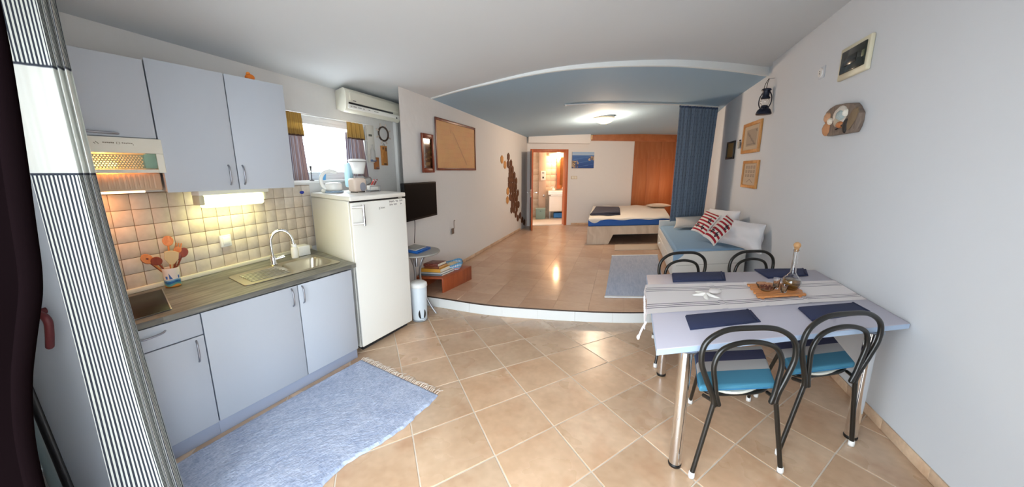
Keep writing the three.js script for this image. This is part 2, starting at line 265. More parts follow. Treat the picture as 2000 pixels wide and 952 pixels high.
// skirting tiles
function skirting(name, plan, y, s0, s1, h = 0.075, step = 0.42) { const b = struct(name, plan.box(s0, s1, y, y + h * 0.97, -0.004, 0, 0), groutM); for (let s = s0; s < s1 - 0.02; s += step) part('skirting_tile', metreUV(plan.box(s + 0.0015, Math.min(s + step, s1) - 0.0015, y + 0.002, y + h, -0.011, -0.0041, 0.002), 1, rnd(), rnd()), skirtM, b); }
skirting('baseboard_right', NEAR, 0, 0.5, 5.5);
skirting('baseboard_left', BWL, UP, 0.05, 5.3, 0.06);
skirting('baseboard_back', BACK, UP, 1.3, 4.8, 0.06);
skirting('baseboard_right_far', FAR, UP, 0.2, 3.6, 0.06);

// kitchen splashback: small square tiles
{
  const z0 = -0.93, pz = 0.1035, py = 0.105, top = 1.53;
  const bed = struct('splashback', KW.box(1.55, 3.602, 0.9, top + 0.004, -0.006, 0, 0), groutDark);
  for (let r = 0; r < 6; r++) for (let c = 0; c < 20; c++) {
    const za = z0 - c * pz, y0 = 0.9 + r * py; if (za - pz < -3.005) continue;
    const s = 0.6 - za; part('tile', metreUV(KW.box(s + 0.0017, s + pz - 0.0017, y0 + 0.0017, y0 + py - 0.0017, -0.011, -0.0061, 0.002), 1, rnd() * 5, rnd() * 5), wtMs[Math.floor(rnd() * 3)], bed);
  }
}
// kitchen window: white frame, sill and panes in the thickness of the wall
{
  const w = struct('window_1', KW.ring(3.36, 4.46, 1.575, 2.24, 0.05, 0.08, 0.13), whiteM);
  part('sash', KW.ring(3.405, 4.415, 1.62, 2.195, 0.04, 0.085, 0.125), whiteM, w); part('pane', KW.box(3.44, 4.38, 1.655, 2.16, 0.1, 0.104, 0), paneM, w);
  part('sill', KW.box(3.33, 4.49, 1.55, 1.576, -0.035, 0.08, 0.005), whiteM, w); part('handle', KW.box(3.405, 3.425, 1.86, 1.96, 0.06, 0.085, 0.006), whiteM, w);
  part('curtain_rod', bar([-3.03, 2.215, -2.6], [-3.03, 2.235, -3.95], 0.008), whiteM, w);
}
// the boxed beam and the orange wood cladding on the back wall
struct('beam', metreUV(BACK.box(0.005, 1.735, 2.4, 2.66, -0.16, 0, 0.004), 0.3), M([232, 230, 226], 0.85));
{
  const c = struct('wood_cladding', BACK.box(1.81, 4.83, 2.49, 2.69, -0.02, 0, 0.003), orangeM);
  let x = 3.115; for (const w of [0.42, 0.42, 0.42, 0.43]) { part('board', metreUV(BACK.box(x + 0.001, x + w - 0.001, UP, 2.489, -0.022, 0, 0.003), 1, rnd(), 0), orangeM, c); x += w; }
}
// doorway to the bathroom
{
  const d = struct('door_1', [BACK.box(0.085, 0.16, UP, 2.25, -0.02, 0.2, 0.004), BACK.box(1.085, 1.16, UP, 2.25, -0.02, 0.2, 0.004), BACK.box(0.16, 1.085, 2.17, 2.25, -0.02, 0.2, 0.004)], doorWood);
  const L = new Plan([-2.405, -9.85], [-2.19, -9.10], [-2.365, -9.86], [-2.15, -9.11]), leaf = part('door_leaf', metreUV(new Plan([-2.40, -9.8], [-2.19, -9.06], [-2.362, -9.81], [-2.152, -9.07]).full(UP + 0.01, 2.19, 0.003), 1), M([150, 136, 132], 0.5), d);
  part('edge_strip', metreUV(new Plan([-2.192, -9.055], [-2.15, -9.065], [-2.152, -9.072], [-2.19, -9.06]).full(UP + 0.01, 2.19, 0.001), 1), doorWood, leaf);
  part('handle', [bar([-2.24, 1.12, -9.12], [-2.30, 1.12, -9.1], 0.011), bar([-2.30, 1.12, -9.1], [-2.33, 1.12, -9.2], 0.011), bar([-2.12, 1.12, -9.12], [-2.07, 1.12, -9.13], 0.011), bar([-2.07, 1.12, -9.13], [-2.09, 1.12, -9.24], 0.011), bx(0.05, 0.2, 0.02, -2.21, 1.1, -9.125)], chrome, d);
}
// the bathroom behind it
const BA = [-2.72, -9.94], bu = [0.898, -0.44], bw = [-0.2, -0.98], bp = (u, w) => [BA[0] + u * bu[0] + w * bw[0], BA[1] + u * bu[1] + w * bw[1]];
const BATH = new Plan(bp(0, 1.75), bp(2.0, 1.75), bp(2.0, 1.85), bp(0, 1.85));     // far wall
{
  const tileM2 = T(rep(wallTileTex, 1, 1), 0.3, { color: srgb(250, 240, 226) });
  const far = struct('bathroom_wall', BATH.box(-0.1, 2.1, 0, 2.6, 0, 0.1, 0), groutM);
  for (let r = 0; r < 12; r++) for (let c = 0; c < 7; c++) part('tile', metreUV(BATH.box(c * 0.3 + 0.002, c * 0.3 + 0.298, 0.13 + r * 0.2 + 0.002, 0.13 + r * 0.2 + 0.198, -0.008, -0.0001, 0.002), 1, rnd(), rnd()), tileM2, far);
  struct('bathroom_wall_side', [new Plan(bp(0.12, 0.28), bp(0.12, 1.9), bp(0, 1.9), bp(0, 0.28)).full(0, 2.6, 0), new Plan(bp(2.0, 1.9), bp(2.0, 0.24), bp(2.1, 0.24), bp(2.1, 1.9)).full(0, 2.6, 0)], tileM2);
  struct('bathroom_floor', [metreUV(new Plan(bp(0, 0.0), bp(2.0, 0.0), bp(2.0, 1.9), bp(0, 1.9)).full(0, 0.128, 0), 1)], M([214, 198, 180], 0.4));
  struct('bathroom_ceiling', new Plan(bp(-0.1, 0.22), bp(2.1, 0.22), bp(2.1, 1.95), bp(-0.1, 1.95)).full(2.6, 2.7, 0), ceilM);
  struct('bathroom_pillar', metreUV(BATH.box(0.5, 0.74, 0.13, 2.6, -0.14, -0.009, 0.004), 1), M([196, 168, 146], 0.5));
}
// balcony side, behind and beside the camera: terrace floor outside the open door
struct('terrace_floor', slab([[-4, 0.8], [4, 0.8], [4, 5], [-4, 5]], -0.15, -0.02), M([196, 190, 180], 0.8));

// ---------- kitchen ----------
const K = new Plan([-2.465, -0.896], [-2.189, -2.487], [-3.06, -2.87], [-3.06, -1.14]);
const bow3 = (plan, s0, y0, s1, y1, out, r) => tube([plan.at(s0, y0, 0.002), plan.at(s0 + (s1 - s0) * 0.12, y0 + (y1 - y0) * 0.12, -out * 0.75), plan.at((s0 + s1) / 2, (y0 + y1) / 2, -out), plan.at(s0 + (s1 - s0) * 0.88, y0 + (y1 - y0) * 0.88, -out * 0.75), plan.at(s1, y1, 0.002)], r, false, 24, 8);
const handleM = M([158, 160, 168], 0.35, { metalness: 0.9 });
{
  const u1 = thing('base_cabinet', 'pale blue base cabinet with one drawer over a door, under the black hob', 'cabinet');
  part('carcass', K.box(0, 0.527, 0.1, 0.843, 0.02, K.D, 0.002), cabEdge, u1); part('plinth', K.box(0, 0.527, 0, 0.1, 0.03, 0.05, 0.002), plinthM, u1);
  const dr = part('drawer', K.box(0.01, 0.5255, 0.708, 0.838, 0, 0.019, 0.002), cabM, u1); part('handle', bow3(K, 0.25, 0.785, 0.36, 0.797, 0.028, 0.0055), handleM, dr);
  const dd = part('door', K.box(0.01, 0.5255, 0.104, 0.701, 0, 0.019, 0.002), cabM, u1); part('handle', bow3(K, 0.483, 0.545, 0.486, 0.68, 0.028, 0.0055), handleM, dd);
  const u2 = thing('base_cabinet', 'pale blue two-door base cabinet under the steel sink', 'cabinet');
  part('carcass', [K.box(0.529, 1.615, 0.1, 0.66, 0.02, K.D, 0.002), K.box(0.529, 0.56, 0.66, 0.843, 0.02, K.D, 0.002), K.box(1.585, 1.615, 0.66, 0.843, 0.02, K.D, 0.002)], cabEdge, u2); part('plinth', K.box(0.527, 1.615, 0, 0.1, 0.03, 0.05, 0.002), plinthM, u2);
  for (const [a, b, h] of [[0.5315, 1.128, 1.083], [1.134, 1.612, 1.163]]) { const d = part('door', K.box(a, b, 0.104, 0.838, 0, 0.019, 0.002), cabM, u2); part('handle', bow3(K, h, 0.69, h, 0.825, 0.028, 0.0055), handleM, d); }
}
// worktop with the cut-out for the bowl, and the cream upstand
const S = new Plan([-2.485, -1.785], [-2.335, -2.54], [-2.82, -2.70], [-2.83, -1.91]);
const rrect = (plan, s0, s1, d0, d1, r, n = 5) => { const o = []; for (const [cs, cd, a0] of [[s1 - r, d0 + r, -90], [s1 - r, d1 - r, 0], [s0 + r, d1 - r, 90], [s0 + r, d0 + r, 180]]) for (let k = 0; k <= n; k++) { const a = (a0 + 90 * k / n) * Math.PI / 180, p = plan.at(cs + r * Math.cos(a), 0, cd + r * Math.sin(a)); o.push([p.x, p.z]); } return o; };
const bowl = (g) => rrect(S, 0.385 + g, 0.735 - g, 0.045 + g, 0.365 - g, 0.07);
one('worktop', metreUV(slab([[-2.455, -0.9], [-2.19, -2.545], [-3.075, -2.925], [-3.075, -1.13]], 0.845, 0.88, [bowl(-0.008)], 0.002), 0.8), worktopM, 'long streaky grey-brown kitchen worktop over the blue base cabinets', 'worktop');
one('upstand', KW.box(1.72, 3.53, 0.8805, 0.912, -0.032, -0.0115, 0.004), M([238, 230, 206], 0.4), 'narrow cream strip along the back of the worktop', 'trim strip');
{
  const s = thing('sink', 'stainless steel sink with ribbed drainer and one bowl set in the worktop', 'sink');
  part('rim', slab(rrect(S, 0, S.W, 0, S.D, 0.03), 0.8805, 0.886, [bowl(0)], 0.0015), sinkSteel, s);
  const loops = [[0, 0.884], [0.006, 0.86], [0.014, 0.78], [0.03, 0.752], [0.07, 0.745]].map(([g, y]) => bowl(g).map(([x, z]) => V(x, y, z)));
  const N = loops[0].length; part('basin', sheet((a, b) => loops[Math.round(b * 4)][Math.round(a * N) % N], N, 4), M([188, 182, 166], 0.32, { metalness: 1, side: THREE.DoubleSide }), s);
  part('basin_floor', slab(bowl(0.069), 0.741, 0.746), sinkSteel, s); const dc = S.at(0.56, 0.747, 0.2); part('drain', lathe([[0, 0], [0.03, 0], [0.036, 0.004], [0.03, 0.004], [0.0, 0.002]], dc.x, 0.746, dc.z), chrome, s);
  for (let k = 0; k < 7; k++) part('drainer_rib', bar(S.at(0.06, 0.886, 0.075 + k * 0.043), S.at(0.35 - k * 0.004, 0.886, 0.075 + k * 0.043), 0.0062, 0.0062, 8), sinkSteel, s);
  const f = thing('tap', 'tall chrome swan-neck tap with a white filter on its spout, behind the sink', 'tap'), e = [0.64, -0.77];
  const at = (l, y) => [-2.81 + e[0] * l, y, -2.285 + e[1] * l];
  part('base', lathe([[0, 0], [0.028, 0], [0.028, 0.012], [0.022, 0.018], [0.022, 0.075], [0, 0.078]], -2.81, 0.886, -2.285), chrome, f);
  part('neck', tube([at(0, 0.95), at(-0.004, 1.05), at(0.0, 1.11), at(0.03, 1.16), at(0.075, 1.178), at(0.12, 1.16), at(0.15, 1.11), at(0.162, 1.02)], 0.0125, false, 60, 14), chrome, f);
  part('lever', bar(at(0.015, 0.935), at(0.085, 0.95), 0.015, 0.017), chrome, f);
  const [fx, , fz] = at(0.162, 0); part('filter', lathe([[0, 0], [0.026, 0], [0.028, 0.01], [0.028, 0.085], [0.022, 0.098], [0.0, 0.1]], fx, 0.925, fz), creamM, f); part('filter_collar', lathe([[0, 0], [0.019, 0], [0.019, 0.03], [0, 0.03]], fx, 1.02, fz), whiteM, f);
  one('soap_box', new Plan([-2.87, -2.60], [-2.845, -2.71], [-2.95, -2.75], [-2.975, -2.64]).full(0.8805, 0.975, 0.008, 2), whiteM, 'small white open box at the corner of worktop beside the fridge', 'box');
  const h = thing('hob', 'black glass ceramic hob set in the worktop beside the curtain', 'hob'), H = new Plan([-2.505, -0.95], [-2.478, -1.335], [-2.965, -1.57], [-2.99, -1.2]);
  part('glass_plate', H.full(0.8805, 0.885, 0.002), M([18, 13, 12], 0.35, { specularIntensity: 0.25 }), h); part('edge_strip', H.ring(-0.004, H.W + 0.004, 0.8805, 0.8865, 0.006, -0.004, 0.003, 0.001), satin, h);
  part('edge_rail', H.box(H.W - 0.001, H.W + 0.006, 0.8805, 0.8865, 0, H.D, 0.001), satin, h);
}
// wall units
const U = new Plan([-2.848, -0.9], [-2.558, -2.352], [-3.06, -2.57], [-3.06, -1.02]);
{
  const a = thing('wall_cabinet', 'pale blue wall cabinet with one flap door above the cooker hood', 'cabinet');
  part('carcass', U.box(0, 0.672, 1.866, 2.31, 0.02, U.D, 0.002), cabM, a); const d = part('door', U.box(0.004, 0.672, 1.868, 2.312, 0, 0.019, 0.002), cabM, a); part('handle', bow3(U, 0.36, 1.888, 0.51, 1.884, 0.026, 0.006), handleM, d);
  const b = thing('wall_cabinet', 'pale blue two-door wall cabinet between cooker hood and window', 'cabinet');
  part('carcass', U.box(0.679, 1.48, 1.545, 2.326, 0.02, U.D, 0.002), cabM, b);
  for (const [s0, s1, h] of [[0.6785, 1.078, 1.03], [1.084, 1.48, 1.118]]) { const q = part('door', U.box(s0, s1, 1.543, 2.327, 0, 0.019, 0.002), cabM, b); part('handle', bow3(U, h, 1.58, h, 1.715, 0.026, 0.0055), handleM, q); }
  const p = U.at(1.272, 2.327, 0.06); const oc = thing('ornament', 'small orange ornament standing on top of the two-door wall cabinet', 'ornament');
  part('body', new THREE.IcosahedronGeometry(0.03, 2).scale(1.1, 0.8, 1).translate(p.x, 2.351, p.z), M([226, 120, 30], 0.6), oc); part('knob', ball(0.014, p.x - 0.012, 2.377, p.z), M([236, 140, 50], 0.6), oc);
}
{ // cooker hood
  const h = thing('cooker_hood', 'cream cooker hood with glass visor and lit perforated grille', 'cooker hood');
  part('fascia', U.box(0, 0.69, 1.778, 1.864, -0.015, 0.3, 0.004), creamM, h);
  part('side_frame', [U.box(0.655, 0.69, 1.665, 1.778, -0.012, 0.28, 0.003), U.box(0, 0.655, 1.665, 1.685, -0.012, 0.03, 0.003), U.box(0, 0.655, 1.665, 1.672, 0.03, 0.06, 0.001), U.box(0, 0.655, 1.665, 1.672, 0.2, 0.3, 0.001)], creamM, h);
  part('visor', U.box(0.02, 0.655, 1.685, 1.777, -0.008, -0.004, 0), new THREE.MeshPhysicalMaterial({ color: srgb(232, 244, 238), transmission: 1, roughness: 0.02, thickness: 0 }), h);
  const holes = []; const sh = new THREE.Shape([[0.03, 1.69], [0.6, 1.69], [0.6, 1.77], [0.03, 1.77]].map((p) => new THREE.Vector2(...p)));
  for (let r = 0; r < 7; r++) for (let c = 0; c < 42; c++) { const x = 0.042 + c * 0.0132 + (r % 2) * 0.0066, y = 1.697 + r * 0.0108; if (x > 0.592) continue; const q = new THREE.Path(); q.absellipse(x, y, 0.0046, 0.0042, 0, Math.PI * 2); holes.push(q); } sh.holes = holes;
  part('grille', U.map(new THREE.ExtrudeGeometry(sh, { depth: 0.003, bevelEnabled: false, curveSegments: 3 }).translate(0, 0, -0.035)), M([196, 186, 170], 0.4, { metalness: 0.6 }), h);
  part('reflector_shell', [U.box(0.02, 0.655, 1.672, 1.777, 0.2, 0.21, 0), U.box(0.61, 0.655, 1.69, 1.777, 0.04, 0.2, 0)], creamM, h);  // cream plate added to reflect the bulb out through the grille
  part('end_plate', U.box(0.6, 0.655, 1.69, 1.775, 0.03, 0.036, 0.001), M([196, 206, 200], 0.4), h);
  part('underside', [U.box(0.0, 0.665, 1.558, 1.664, 0.1, 0.29, 0.008), ...Array.from({ length: 28 }, (_, k) => U.box(0.02 + k * 0.0225, 0.032 + k * 0.0225, 1.57, 1.655, 0.094, 0.1, 0.002))], M([206, 178, 150], 0.5), h);
  part('lamp', U.box(0.24, 0.58, 1.545, 1.5575, 0.11, 0.22, 0.004), glow(255, 214, 160, 7), h, 'warm glowing lamp strip');
  part('lamp_bulb', U.box(0.38, 0.48, 1.70, 1.73, 0.09, 0.12, 0.01), glow(255, 196, 124, 9), h, 'warm glowing bulb behind the grille');
  const L = new THREE.RectAreaLight(0xffa868, 34, 0.3, 0.1), c = U.at(0.42, 1.54, 0.16); L.position.copy(c); L.lookAt(c.x, 0, c.z); L.name = 'hood_lamp'; scene.add(L);
  const P = new THREE.PointLight(0xffa058, 0.22); P.position.copy(U.at(0.43, 1.725, 0.105)); P.castShadow = true; P.name = 'hood_bulb'; scene.add(P);
  const print = canvasTex(256, 48, (x, w, hh) => { x.fillStyle = 'rgb(226,222,208)'; x.fillRect(0, 0, w, hh); x.strokeStyle = 'rgb(96,86,66)'; x.lineWidth = 4; x.beginPath(); x.moveTo(20, 14); x.lineTo(36, 34); x.moveTo(18, 34); x.lineTo(8, 22); x.stroke(); x.fillStyle = 'rgb(110,98,76)'; for (let k = 0; k < 6; k++) x.fillRect(58 + k * 11, 15 + (k % 2), 8, 10); x.strokeStyle = 'rgb(130,120,96)'; x.lineWidth = 3; x.strokeRect(136, 14, 18, 16); for (let k = 0; k < 6; k++) x.fillRect(166 + k * 11, 15 + (k % 3), 7, 8); x.fillRect(230, 26, 3, 12); });
  part('print', U.panel(0.4, 0.58, 1.815, 1.845, -0.0158), T(print, 0.4), h);
}
{ // fluorescent lamp under the wall cabinet
  const l = thing('under_cabinet_lamp', 'bright tubular lamp with white end caps under the two-door wall cabinet', 'lamp'), D = new Plan([-2.905, -1.885], [-2.905, -2.365], [-2.985, -2.365], [-2.985, -1.885]);
  part('housing', D.box(-0.025, D.W + 0.04, 1.5, 1.5425, 0.0, 0.08, 0.004), whiteM, l); part('end_cap', D.box(-0.028, 0.008, 1.43, 1.5, 0.002, 0.075, 0.006), M([206, 200, 176], 0.5), l); part('end_cap', D.box(D.W - 0.006, D.W + 0.02, 1.44, 1.5, 0.004, 0.07, 0.006), M([206, 200, 176], 0.5), l);
  part('diffuser', D.box(0.008, D.W - 0.006, 1.405, 1.4995, 0.0, 0.075, 0.02, 3), glow(252, 252, 190, 6), l, 'glowing yellow-white diffuser');
  const L = new THREE.RectAreaLight(0xf6f4a8, 30, 0.46, 0.09); L.position.set(-2.9425, 1.4, -2.125); L.rotation.set(-Math.PI / 2, 0, Math.PI / 2, 'XYZ'); L.lookAt(-2.985, 0.6, -2.125); L.name = 'under_cabinet_lamp_light'; scene.add(L);
  const L2 = new THREE.RectAreaLight(0xf6f4a8, 11, 0.46, 0.08); L2.position.set(-2.898, 1.45, -2.125); L2.lookAt(0, 1.45, -2.125); L2.name = 'under_cabinet_lamp_front'; scene.add(L2);
  const s = thing('light_switch', 'square white light switch on the tiled splashback', 'switch'); part('plate', KW.box(2.652, 2.738, 1.07, 1.165, -0.03, -0.0112, 0.006, 2), whiteGloss, s); part('rocker', KW.box(2.667, 2.723, 1.085, 1.15, -0.036, -0.029, 0.004, 2), whiteGloss, s);
  one('blue_sticker', new THREE.CylinderGeometry(0.024, 0.024, 0.006, 24).scale(1, 1, 0.62).rotateX(Math.PI / 2).rotateY(Math.PI / 2).translate(-3.066, 1.463, -2.895), M([34, 50, 150], 0.35), 'small dark blue oval disc on the last splashback tile', 'ornament');
}
{ // utensil pot
  const pot = canvasTex(512, 256, (x, w, h) => { x.fillStyle = 'rgb(232,218,204)'; x.fillRect(0, 0, w, h); const sea = (c, y, a) => { x.fillStyle = c; x.beginPath(); x.moveTo(0, y); for (let k = 0; k <= w; k += 8) x.lineTo(k, y + a * Math.sin(k / w * Math.PI * 6)); x.lineTo(w, h); x.lineTo(0, h); x.fill(); }; sea('rgb(120,170,205)', 150, 6); sea('rgb(40,105,160)', 168, 8); sea('rgb(90,150,140)', 200, 10); sea('rgb(206,140,64)', 226, 14); x.fillStyle = 'rgb(70,110,180)'; for (const k of [60, 190, 330, 460]) { x.beginPath(); x.moveTo(k, 60); x.lineTo(k + 34, 142); x.lineTo(k, 142); x.fill(); x.fillRect(k - 40, 100, 24, 40); } x.fillStyle = 'rgb(20,60,110)'; for (let k = 0; k < 14; k++) x.fillRect(k * 38, 172 + (k % 3) * 8, 26, 5); });
  const px = -2.975, pz = -1.645, vy = (g) => { const q = g.attributes.position, uv = g.attributes.uv; for (let i = 0; i < q.count; i++) uv.setY(i, (q.getY(i) - 0.8805) / 0.137); return g; }, p = thing('utensil_pot', 'white ceramic pot with painted blue sea, holding wooden spoons', 'pot');
  part('body', vy(lathe([[0, 0.0], [0.04, 0], [0.043, 0.01], [0.044, 0.12], [0.047, 0.136], [0.043, 0.137], [0.039, 0.12], [0.038, 0.02], [0, 0.018]], px, 0.8805, pz, 40)), T(pot, 0.3), p);
  const spoon = (name, label, dx, dz, len, shape, mat) => { // stands in the pot and leans out of it
    const a = V(px - dx * 0.15, 0.905, pz - dz * 0.15), d = V(dx, len, dz).normalize(), b = a.clone().addScaledVector(d, len), q = new THREE.Quaternion().setFromUnitVectors(V(0, 1, 0), d);
    const side = V(0.48, 0, -0.87), head = shape.clone().applyMatrix4(new THREE.Matrix4().makeBasis(side.clone().cross(d).cross(d).multiplyScalar(-1).normalize(), d, side.clone().cross(d).normalize())).translate(b.x, b.y, b.z);
    const t = thing(name, label, 'kitchen utensil', 'wooden utensils in the pot'); part('handle', bar(a, b, 0.006, 0.0055, 8), mat, t); part('head', metreUV(head), mat, t);
  };
  const oval = (w, h, t, hole) => { const s = new THREE.Shape(); s.absellipse(0, h * 0.8, w, h, 0, Math.PI * 2); if (hole) { const p = new THREE.Path(); p.absellipse(0, h * 0.8, w * 0.3, h * 0.25, 0, Math.PI * 2); s.holes.push(p); } return new THREE.ExtrudeGeometry(s, { depth: t, bevelEnabled: true, bevelSize: 0.002, bevelThickness: 0.002, bevelSegments: 1, curveSegments: 14 }).translate(0, 0, -t / 2); };
  const spat = (w, h, t) => { const s = new THREE.Shape(); s.moveTo(-w * 0.3, -0.01); s.lineTo(-w, h * 0.35); s.lineTo(-w * 0.95, h * 0.9); s.quadraticCurveTo(0, h * 1.1, w, h * 0.82); s.lineTo(w * 0.9, h * 0.3); s.lineTo(w * 0.3, -0.01); return new THREE.ExtrudeGeometry(s, { depth: t, bevelEnabled: true, bevelSize: 0.002, bevelThickness: 0.002, bevelSegments: 1 }).translate(0, 0, -t / 2); };
  const fork = (w, h, t) => merge([oval(w, h * 0.55, t), ...[-1, 0, 1].map((k) => bx(w * 0.4, h, t, k * w * 0.7, h * 1.2, 0, 0.002))]);
  spoon('wooden_spoon', 'orange slotted wooden spoon leaning furthest left in the pot', -0.05, 0.115, 0.2, oval(0.026, 0.034, 0.006, true), spoonM);
  spoon('wooden_spoon', 'dark wooden spoon leaning left behind the slotted spoon', -0.075, 0.12, 0.2, oval(0.02, 0.03, 0.008), spoonDark);
  spoon('wooden_spoon', 'short reddish wooden spoon low at the left rim of the pot', -0.01, 0.07, 0.165, oval(0.027, 0.028, 0.008), spoonDark);
  spoon('wooden_spatula', 'broad pale wooden spatula in the middle of the pot', 0.025, -0.005, 0.15, spat(0.036, 0.085, 0.006), M([214, 186, 136], 0.6));
  spoon('wooden_spoon', 'tallest round wooden spoon standing at the back of the pot', -0.03, -0.035, 0.27, oval(0.027, 0.034, 0.008), spoonM);
  spoon('wooden_spoon', 'dark round wooden spoon right of the pale spatula', 0.02, -0.045, 0.17, oval(0.022, 0.028, 0.008), spoonDark);
  spoon('wooden_fork', 'wooden salad fork with prongs leaning right in the pot', -0.02, -0.085, 0.22, fork(0.02, 0.04, 0.006), spoonM);
  spoon('wooden_spoon', 'wooden ladle spoon leaning furthest right in the pot', -0.005, -0.115, 0.2, oval(0.025, 0.034, 0.01), spoonDark);
}
{ // fridge and what stands on it
  const F = new Plan([-2.215, -2.575], [-2.11, -3.25], [-3.01, -3.64], [-3.0, -2.935]), f = thing('fridge', 'white one-door fridge with chrome handle beside the worktop', 'fridge'), fm = M([232, 230, 222], 0.32);
  part('body', F.box(0, F.W, 0.04, 1.415, 0.055, F.D, 0.008, 2), fm, f); part('lid', F.box(-0.002, F.W + 0.002, 1.418, 1.46, 0.0, F.D, 0.01, 2), fm, f); part('seal', F.box(0.012, F.W - 0.012, 0.07, 1.405, 0.042, 0.055, 0), greyM, f); part('gap_shadow_strip', F.box(0.01, F.W - 0.09, 1.405, 1.418, 0.02, 0.05, 0), blackM, f, 'black strip painted as the shadow in the gap above the door');  // black strip over the door is the shadow of the lid gap, put in as colour
  const d = part('door', F.box(0, F.W, 0.06, 1.403, 0, 0.042, 0.012, 3), fm, f);
  const g = part('handle', bar(F.at(0.105, 1.2, -0.05), F.at(0.105, 1.385, -0.05), 0.0125), chrome, d); for (const y of [1.365, 1.22]) part('bracket', bar(F.at(0.012, y, 0.004), F.at(0.1, y, -0.05), 0.0105), M([230, 230, 226], 0.3, { metalness: 0.4 }), d);
  part('foot', F.box(0.03, F.W - 0.03, 0, 0.04, 0.07, F.D - 0.05, 0), darkM, f);
  const note = canvasTex(256, 96, (x, w, h) => { x.fillStyle = 'rgb(232,230,222)'; x.fillRect(0, 0, w, h); x.strokeStyle = 'rgb(104,96,98)'; x.lineWidth = 5; x.lineCap = 'round'; let s = 5; const q = () => { s = (s * 16807) % 2147483647; return s / 2147483647; }; const word = (a, n, y) => { for (let k = 0; k < n; k++) { x.beginPath(); x.moveTo(a + k * 15, y + q() * 6); x.lineTo(a + k * 15 + 4 + q() * 4, y + 20 + q() * 6); x.lineTo(a + k * 15 + 10, y + 4 + q() * 14); x.stroke(); } }; word(10, 6, 12); word(120, 3, 12); word(186, 4, 10); word(12, 4, 56); word(84, 4, 56); word(200, 2, 56); });
  part('lettering', F.panel(0.445, 0.645, 1.335, 1.4, -0.0007), T(note, 0.32), d);
  const logo = canvasTex(128, 32, (x, w, h) => { x.fillStyle = 'rgb(232,230,222)'; x.fillRect(0, 0, w, h); x.strokeStyle = 'rgb(80,76,74)'; x.lineWidth = 6; x.beginPath(); x.arc(20, 16, 9, 0.6, 5.6); x.stroke(); x.fillStyle = 'rgb(90,86,84)'; for (let k = 0; k < 6; k++) x.fillRect(42 + k * 13, 11 - (k % 2) * 2, 9, 11); });
  part('emblem', F.panel(0.31, 0.395, 1.318, 1.343, -0.0007), T(logo, 0.32), d);
  const at = (s, d_) => F.at(s, 1.4605, d_);
  { const c = at(0.17, 0.66), k = thing('kettle', 'white electric kettle with a curved handle on the fridge', 'kettle');
    part('base_plate', lathe([[0, 0], [0.085, 0], [0.09, 0.008], [0.08, 0.018], [0, 0.018]], c.x, 1.4605, c.z), M([168, 190, 214], 0.4), k);
    part('body', lathe([[0, 0.018], [0.074, 0.018], [0.08, 0.04], [0.078, 0.085], [0.062, 0.098], [0, 0.102]], c.x, 1.4605, c.z, 32), whiteGloss, k);
    const e = [0.5, -0.86], q = (l, y) => [c.x + e[0] * l, 1.4605 + y, c.z + e[1] * l]; part('handle', tube([q(-0.07, 0.04), q(-0.105, 0.08), q(-0.112, 0.14), q(-0.085, 0.19), q(-0.03, 0.215), q(0.03, 0.2)], 0.0175, false, 40, 12), whiteGloss, k); part('dial', ball(0.02, ...q(-0.1, 0.02), 1, 1, 1), creamM, k); }
  { const c = at(0.345, 0.46), k = thing('toaster', 'cream toaster with grey side panel on the fridge', 'toaster'), P = new Plan([c.x + 0.05, c.z + 0.075], [c.x + 0.07, c.z - 0.085], [c.x - 0.035, c.z - 0.1], [c.x - 0.055, c.z + 0.06]);
    part('body', P.full(1.466, 1.605, 0.028, 4), M([226, 206, 190], 0.4), k); part('side_panel', new THREE.CylinderGeometry(0.045, 0.045, 0.008, 24).scale(1, 1, 0.8).rotateZ(Math.PI / 2).rotateY(-0.1).translate(c.x + 0.064, 1.515, c.z - 0.025), M([150, 152, 164], 0.4), k); part('slot', [P.box(0.02, 0.14, 1.598, 1.6055, 0.03, 0.045, 0), P.box(0.02, 0.14, 1.598, 1.6055, 0.06, 0.075, 0)], blackM, k); part('foot', [P.box(0.02, 0.05, 1.4605, 1.468, 0.02, 0.09, 0), P.box(0.12, 0.145, 1.4605, 1.468, 0.02, 0.09, 0)], blackM, k); }
  { const c = at(0.52, 0.6), k = thing('coffee_maker', 'white filter coffee maker standing behind the cream toaster', 'coffee maker'), e = [0.48, -0.877];
    const b = [c.x - 0.05, c.z - 0.02]; part('base', lathe([[0, 0], [0.085, 0], [0.085, 0.025], [0.075, 0.03], [0, 0.03]], b[0], 1.4605, b[1]), whiteGloss, k);
    part('tank', bx(0.07, 0.26, 0.07, b[0] - 0.075, 1.63, b[1] + 0.06, 0.02, 2), M([186, 226, 240], 0.2), k, 'pale blue water tank');
    part('filter_holder', lathe([[0, 0], [0.055, 0], [0.06, 0.01], [0.088, 0.13], [0.0, 0.13]], b[0], 1.64, b[1], 32), whiteGloss, k); part('lid', lathe([[0, 0], [0.092, 0], [0.092, 0.018], [0.06, 0.03], [0, 0.032]], b[0], 1.772, b[1], 32), whiteGloss, k);
    part('lid_gap', lathe([[0.0, 0], [0.089, 0], [0.089, 0.004], [0, 0.004]], b[0], 1.769, b[1]), blackM, k); part('jug', lathe([[0, 0.002], [0.06, 0.002], [0.075, 0.03], [0.078, 0.07], [0.06, 0.12], [0.058, 0.13], [0.056, 0.13], [0.058, 0.118], [0.074, 0.07], [0.071, 0.03], [0.058, 0.005], [0, 0.005]], b[0], 1.4905, b[1], 32), glassM, k);
    part('jug_handle', tube([[b[0] + 0.05, 1.6, b[1] - 0.05], [b[0] + 0.085, 1.6, b[1] - 0.085], [b[0] + 0.09, 1.55, b[1] - 0.09], [b[0] + 0.06, 1.52, b[1] - 0.06]], 0.008), M([120, 110, 106], 0.5), k); }
